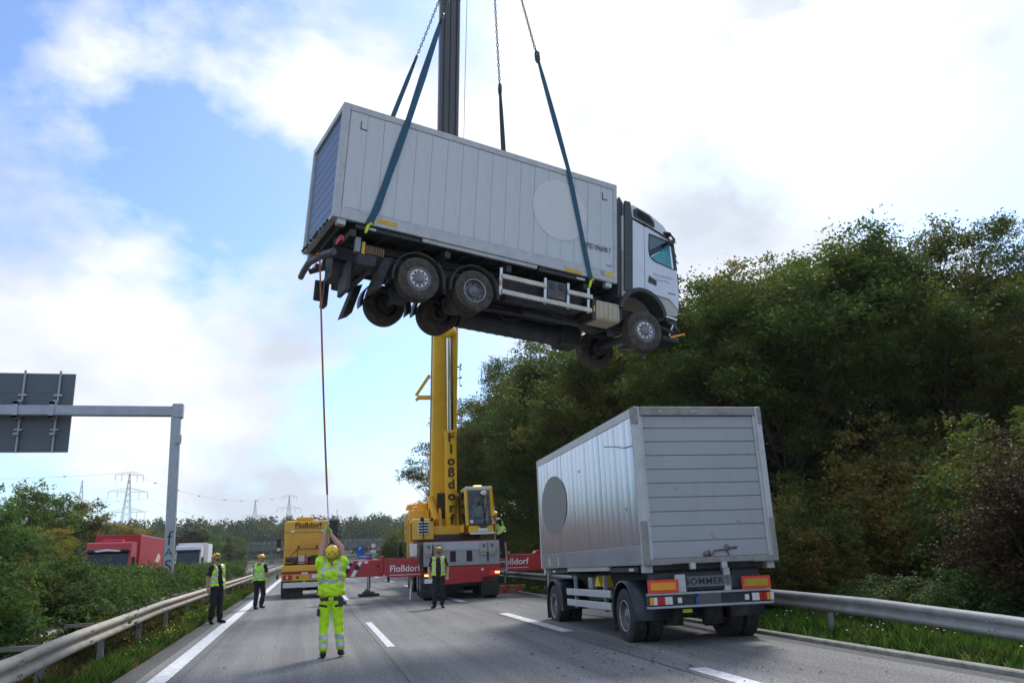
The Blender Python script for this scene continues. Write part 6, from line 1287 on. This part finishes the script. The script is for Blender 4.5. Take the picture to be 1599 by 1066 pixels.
def stand(**k):
    J = dict(pelvis=(0, 0, .97), chest=(0, .01, 1.30), neck=(0, -.005, 1.48), head=(0, .02, 1.655), shL=(-.19, -.01, 1.42), shR=(.19, -.01, 1.42), elL=(-.26, -.03, 1.14), elR=(.26, -.03, 1.14), wrL=(-.27, .05, .89), wrR=(.27, .05, .89),
             hipL=(-.09, 0, .92), hipR=(.09, 0, .92), knL=(-.11, .02, .50), knR=(.11, .02, .50), anL=(-.12, -.02, .09), anR=(.12, -.02, .09), toL=(-.14, .15, .04), toR=(.14, .15, .04)); J.update(k); return J
BASE = [(M_cloth, lambda l, b, t, x, f, z: isin(l, 'torso') | (isin(l, 'uarm') & (b < .72))), (M_navy, lambda l, b, t, x, f, z: isin(l, 'pelvis', 'thigh', 'shin')), (M_boot, lambda l, b, t, x, f, z: isin(l, 'foot'))]
PM = [M_skin, M_cloth, M_navy, M_boot, M_beard, M_silver, M_glove, M_lime, M_black]
def vest_sel(open_):
    def fn(l, b, t, x, f, z): return (isin(l, 'torso') | (isin(l, 'pelvis') & (t > -.04))) & (t > -.04) & (t < .52) & (np.abs(x) < .185) & ~((np.abs(x) < open_) & (f > 0)) & ~((np.abs(x) < .075) & (t > .47))
    return fn
def vest_band(l, b, t, x, f, z): return ((np.abs(t - .07) < .027) | (np.abs(t - .20) < .027) | ((np.abs(np.abs(x) - .115) < .024) & (t > .20))).astype(int)
# the man in lime hauling on the tag line, seen from behind
Jf = stand(pelvis=(0, 0, .97), chest=(0, -.02, 1.31), neck=(0, -.02, 1.50), head=(.0, -.045, 1.64), shL=(-.17, -.01, 1.50), shR=(.17, -.01, 1.50), elL=(-.165, .09, 1.77), elR=(.155, .09, 1.74), wrL=(-.12, .14, 2.02), wrR=(-.02, .15, 1.96), handL=(.1, .05, 1), handR=(-.15, .05, 1), palmL=(1, .2, 0), palmR=(-1, .2, 0),
           hipL=(-.09, 0, .92), hipR=(.09, 0, .92), knL=(-.11, .03, .5), knR=(.13, .01, .5), anL=(-.105, -.03, .09), anR=(.17, -.03, .11), toL=(-.13, .14, .04), toR=(.2, .13, .05))
pf = [(M_lime, lambda l, b, t, x, f, z: isin(l, 'torso') | (isin(l, 'uarm') & (b < .35)) | isin(l, 'thigh', 'shin', 'pelvis')), (M_skin, lambda l, b, t, x, f, z: isin(l, 'torso', 'pelvis') & (t > -.015) & (t < .06)), (M_black, lambda l, b, t, x, f, z: isin(l, 'torso', 'pelvis') & (t > -.07) & (t <= -.015)),
      (M_silver, lambda l, b, t, x, f, z: isin(l, 'shin') & ((np.abs(z - .33) < .04) | (np.abs(z - .21) < .045))), (M_boot, lambda l, b, t, x, f, z: isin(l, 'foot')), (M_glove, lambda l, b, t, x, f, z: isin(l, 'hand')),
      (M_cloth, lambda l, b, t, x, f, z: isin(l, 'thigh', 'pelvis') & (np.abs(z - (.80 + .15 * np.abs(x))) < .02) & (np.abs(np.abs(x) - .13) < .07) & (f < 0))]
def f_sel(l, b, t, x, f, z): return (isin(l, 'torso', 'pelvis') & (t > .005)) | (isin(l, 'uarm') & (b < .32))
def f_band(l, b, t, x, f, z): return (isin(l, 'torso') & ((np.abs(t - .25) < .024) | ((np.abs(t - .43) < .022) & (np.abs(x) < .10)) | ((np.abs(np.abs(x) - .125) < .018) & (t > .25)))).astype(int)
fgm = person('man in lime shirt and trousers, arms raised, seen from behind hauling the rope', (.43, 15.15), R_(-2), Jf, pf, PM, 1.06, (M_lime, f_sel, f_band, .026), look=(0, .8, .6))
MB().bx(-.04, .04, -.148, -.13, .90, .965).build('belt_tag', M_tie, fgm, bev=.005); MB().bx(.12, .2, -.13, -.05, .80, .95).build('tool_pouch', M_black, fgm, bev=.02); MB().bx(-.225, -.18, -.06, .04, .66, .78).build('thigh_pocket', M_black, fgm, bev=.015)
# the man at the barrier looking up
J1 = stand(chest=(0, -.03, 1.30), neck=(0, -.06, 1.48), head=(.0, -.06, 1.65), elR=(.25, -.08, 1.13), wrR=(.25, -.03, .88), elL=(-.29, -.10, 1.16), wrL=(-.2, .05, .98), knR=(.11, .04, .5), toR=(.2, .14, .04), anL=(-.12, .04, .09), toL=(-.14, .21, .04))
person('bearded man in lime vest and yellow helmet looking up beside the left barrier', (-2.47, 24.9), R_(-135), J1, BASE, PM, 1.06, (M_lime, vest_sel(.07), vest_band), look=(.15, .75, .65), beard=True)
# the man walking beside the yellow tractor
J2 = stand(elL=(-.25, .06, 1.14), elR=(.27, .05, 1.15), wrL=(-.06, .26, 1.13), wrR=(.1, .27, 1.10), handL=(1, .3, 0), handR=(-1, .3, .1), knR=(.10, .12, .52), anR=(.10, .0, .12), toR=(.11, .16, .06), anL=(-.10, -.05, .09), head=(.01, .03, 1.655))
person('man in lime vest walking away beside the yellow tractor, arms folded', (-1.62, 30.7), R_(-28), J2, BASE, PM, 1.03, (M_limeg, vest_sel(.0), vest_band), look=(.35, .9, -.2))
# the man in front of the crane looking up
J3 = stand(chest=(0, -.04, 1.30), neck=(0, -.07, 1.48), head=(0, -.07, 1.65), elL=(-.29, -.06, 1.15), elR=(.29, -.06, 1.15), wrL=(-.27, .08, .93), wrR=(.27, .1, .94), anL=(-.11, -.02, .09), anR=(.13, .02, .09), toR=(.2, .18, .04))
person('man in open lime vest standing in front of the crane, looking up', (4.12, 26.5), R_(172), J3, BASE, PM, 1.05, (M_lime, vest_sel(.075), vest_band), look=(.1, .7, .7), beard=True)
# the man on the crane steps
pc_ = PY(783, 832, 30.55)
J4 = stand(chest=(0, .10, 1.27), neck=(0, .17, 1.44), head=(0, .25, 1.58), shL=(-.18, .13, 1.38), shR=(.18, .13, 1.38), elL=(-.2, .36, 1.28), elR=(.2, .36, 1.30), wrL=(-.15, .42, 1.50), wrR=(.15, .43, 1.53), handL=(0, .2, 1), handR=(0, .2, 1), knR=(.1, .16, .56), anR=(.11, .10, .22), toR=(.12, .26, .17), pelvis=(0, -.03, .97))
person('man in lime vest climbing the side of the crane cab', (pc_.x, 30.55), R_(95), J4, BASE, PM, 1.0, (M_lime, vest_sel(.0), vest_band), look=(.2, .9, -.25), z0=pc_.z - .92)
# the operator behind the cab glass
J5 = stand(pelvis=(0, 0, .45), chest=(0, -.03, .79), neck=(0, -.04, .97), head=(0, -.01, 1.14), shL=(-.19, -.02, .91), shR=(.19, -.02, .91), elL=(-.25, .08, .66), elR=(.25, .08, .66), wrL=(-.2, .3, .66), wrR=(.2, .3, .66), hipL=(-.09, 0, .42), hipR=(.09, 0, .42), knL=(-.12, .42, .46), knR=(.12, .42, .46), anL=(-.12, .42, .09), anR=(.12, .42, .09), toL=(-.12, .58, .04), toR=(.12, .58, .04))
person('crane operator in lime vest seated behind the cab glass', (5.87 + .75 - .17, CY - 2.53), R_(176), J5, BASE, PM, .98, (M_limeg, vest_sel(.0), vest_band), look=(0, .9, .3), z0=2.52)

# ------------------------------------------------------------------ tag line from the lorry tail to the raised hands
hand = fgm.matrix_world
hp = Matrix.Translation((.43, 15.15, 0)) @ Matrix.Rotation(R_(-2), 4, 'Z') @ Matrix.Scale(1.06, 4) @ Vector((-.07, .17, 2.10))
top = TM @ Vector((.62, -.02, .77))
q1 = top.lerp(hp, .86); pts = [top.lerp(hp, i / 16) + Vector((.0, 0, -.28 * 4 * (i / 16) * (1 - i / 16))) for i in range(17)]
mb = MB(); mb.tube([p - top for p in pts[:15]], [.022] * 15, n=6); tl = mb.build('tag_line', mat('orange_strap', (.36, .11, .05), .8, var=.15, scale=10)); tl.location = top; tag(tl, 'orange strap hanging from the lorry tail down to the man', 'strap')
MB().tube([p - top for p in pts[14:]] + [hp - top + Vector((.01, -.02, -.3))], .012, n=6).build('rope_end', mat('pale_rope', (.5, .5, .48), .8), tl)
MB().tube([Vector((.05, -.08, .02)), Vector((.08, .06, .03)), Vector((-.06, .08, .05)), Vector((-.06, -.08, .0)), Vector((.05, -.08, .02))], .035, n=6).build('knot', MATS['orange_strap'], tl)
# loose bits of bark, leaves and grit on the carriageway
rng = np.random.default_rng(77); n = 260
P = np.stack([rng.uniform(-1.8, 8.0, n), 8 + 26 * rng.random(n) ** 1.3, np.full(n, .014)], 1); P[:120, 0] = 5.2 + rng.normal(size=120) * .9; P[:120, 1] = 12.5 + rng.normal(size=120) * 1.6
db = part('road_litter', leaves('road_litter', P, .06, mat('litter', (.05, .042, .03), .9, var=.4, scale=3), up=6, aspect=.7, rng=rng), None, kind='stuff'); db['label'] = 'small leaves and bits of bark scattered on the road'; db['category'] = 'litter'
# ------------------------------------------------------------------ the air: thin haze between camera and horizon
hz = MB().bx(-420, 420, -30, 720, -3, 62).build('haze', mat('haze_unused', (1, 1, 1)), kind='stuff'); hz['label'] = 'thin pale haze in the distance'; hz['category'] = 'haze'
m = bpy.data.materials.new('haze'); m.use_nodes = True; m.node_tree.nodes.clear(); v = m.node_tree.nodes.new('ShaderNodeVolumePrincipled'); v.inputs['Density'].default_value = .00016; v.inputs['Color'].default_value = (.86, .92, 1, 1); v.inputs['Anisotropy'].default_value = .3
mo = m.node_tree.nodes.new('ShaderNodeOutputMaterial'); m.node_tree.links.new(v.outputs[0], mo.inputs['Volume']); hz.data.materials[0] = m; hz.display_type = 'WIRE'
SC.cycles.volume_bounces = 0; SC.cycles.volume_step_rate = 5
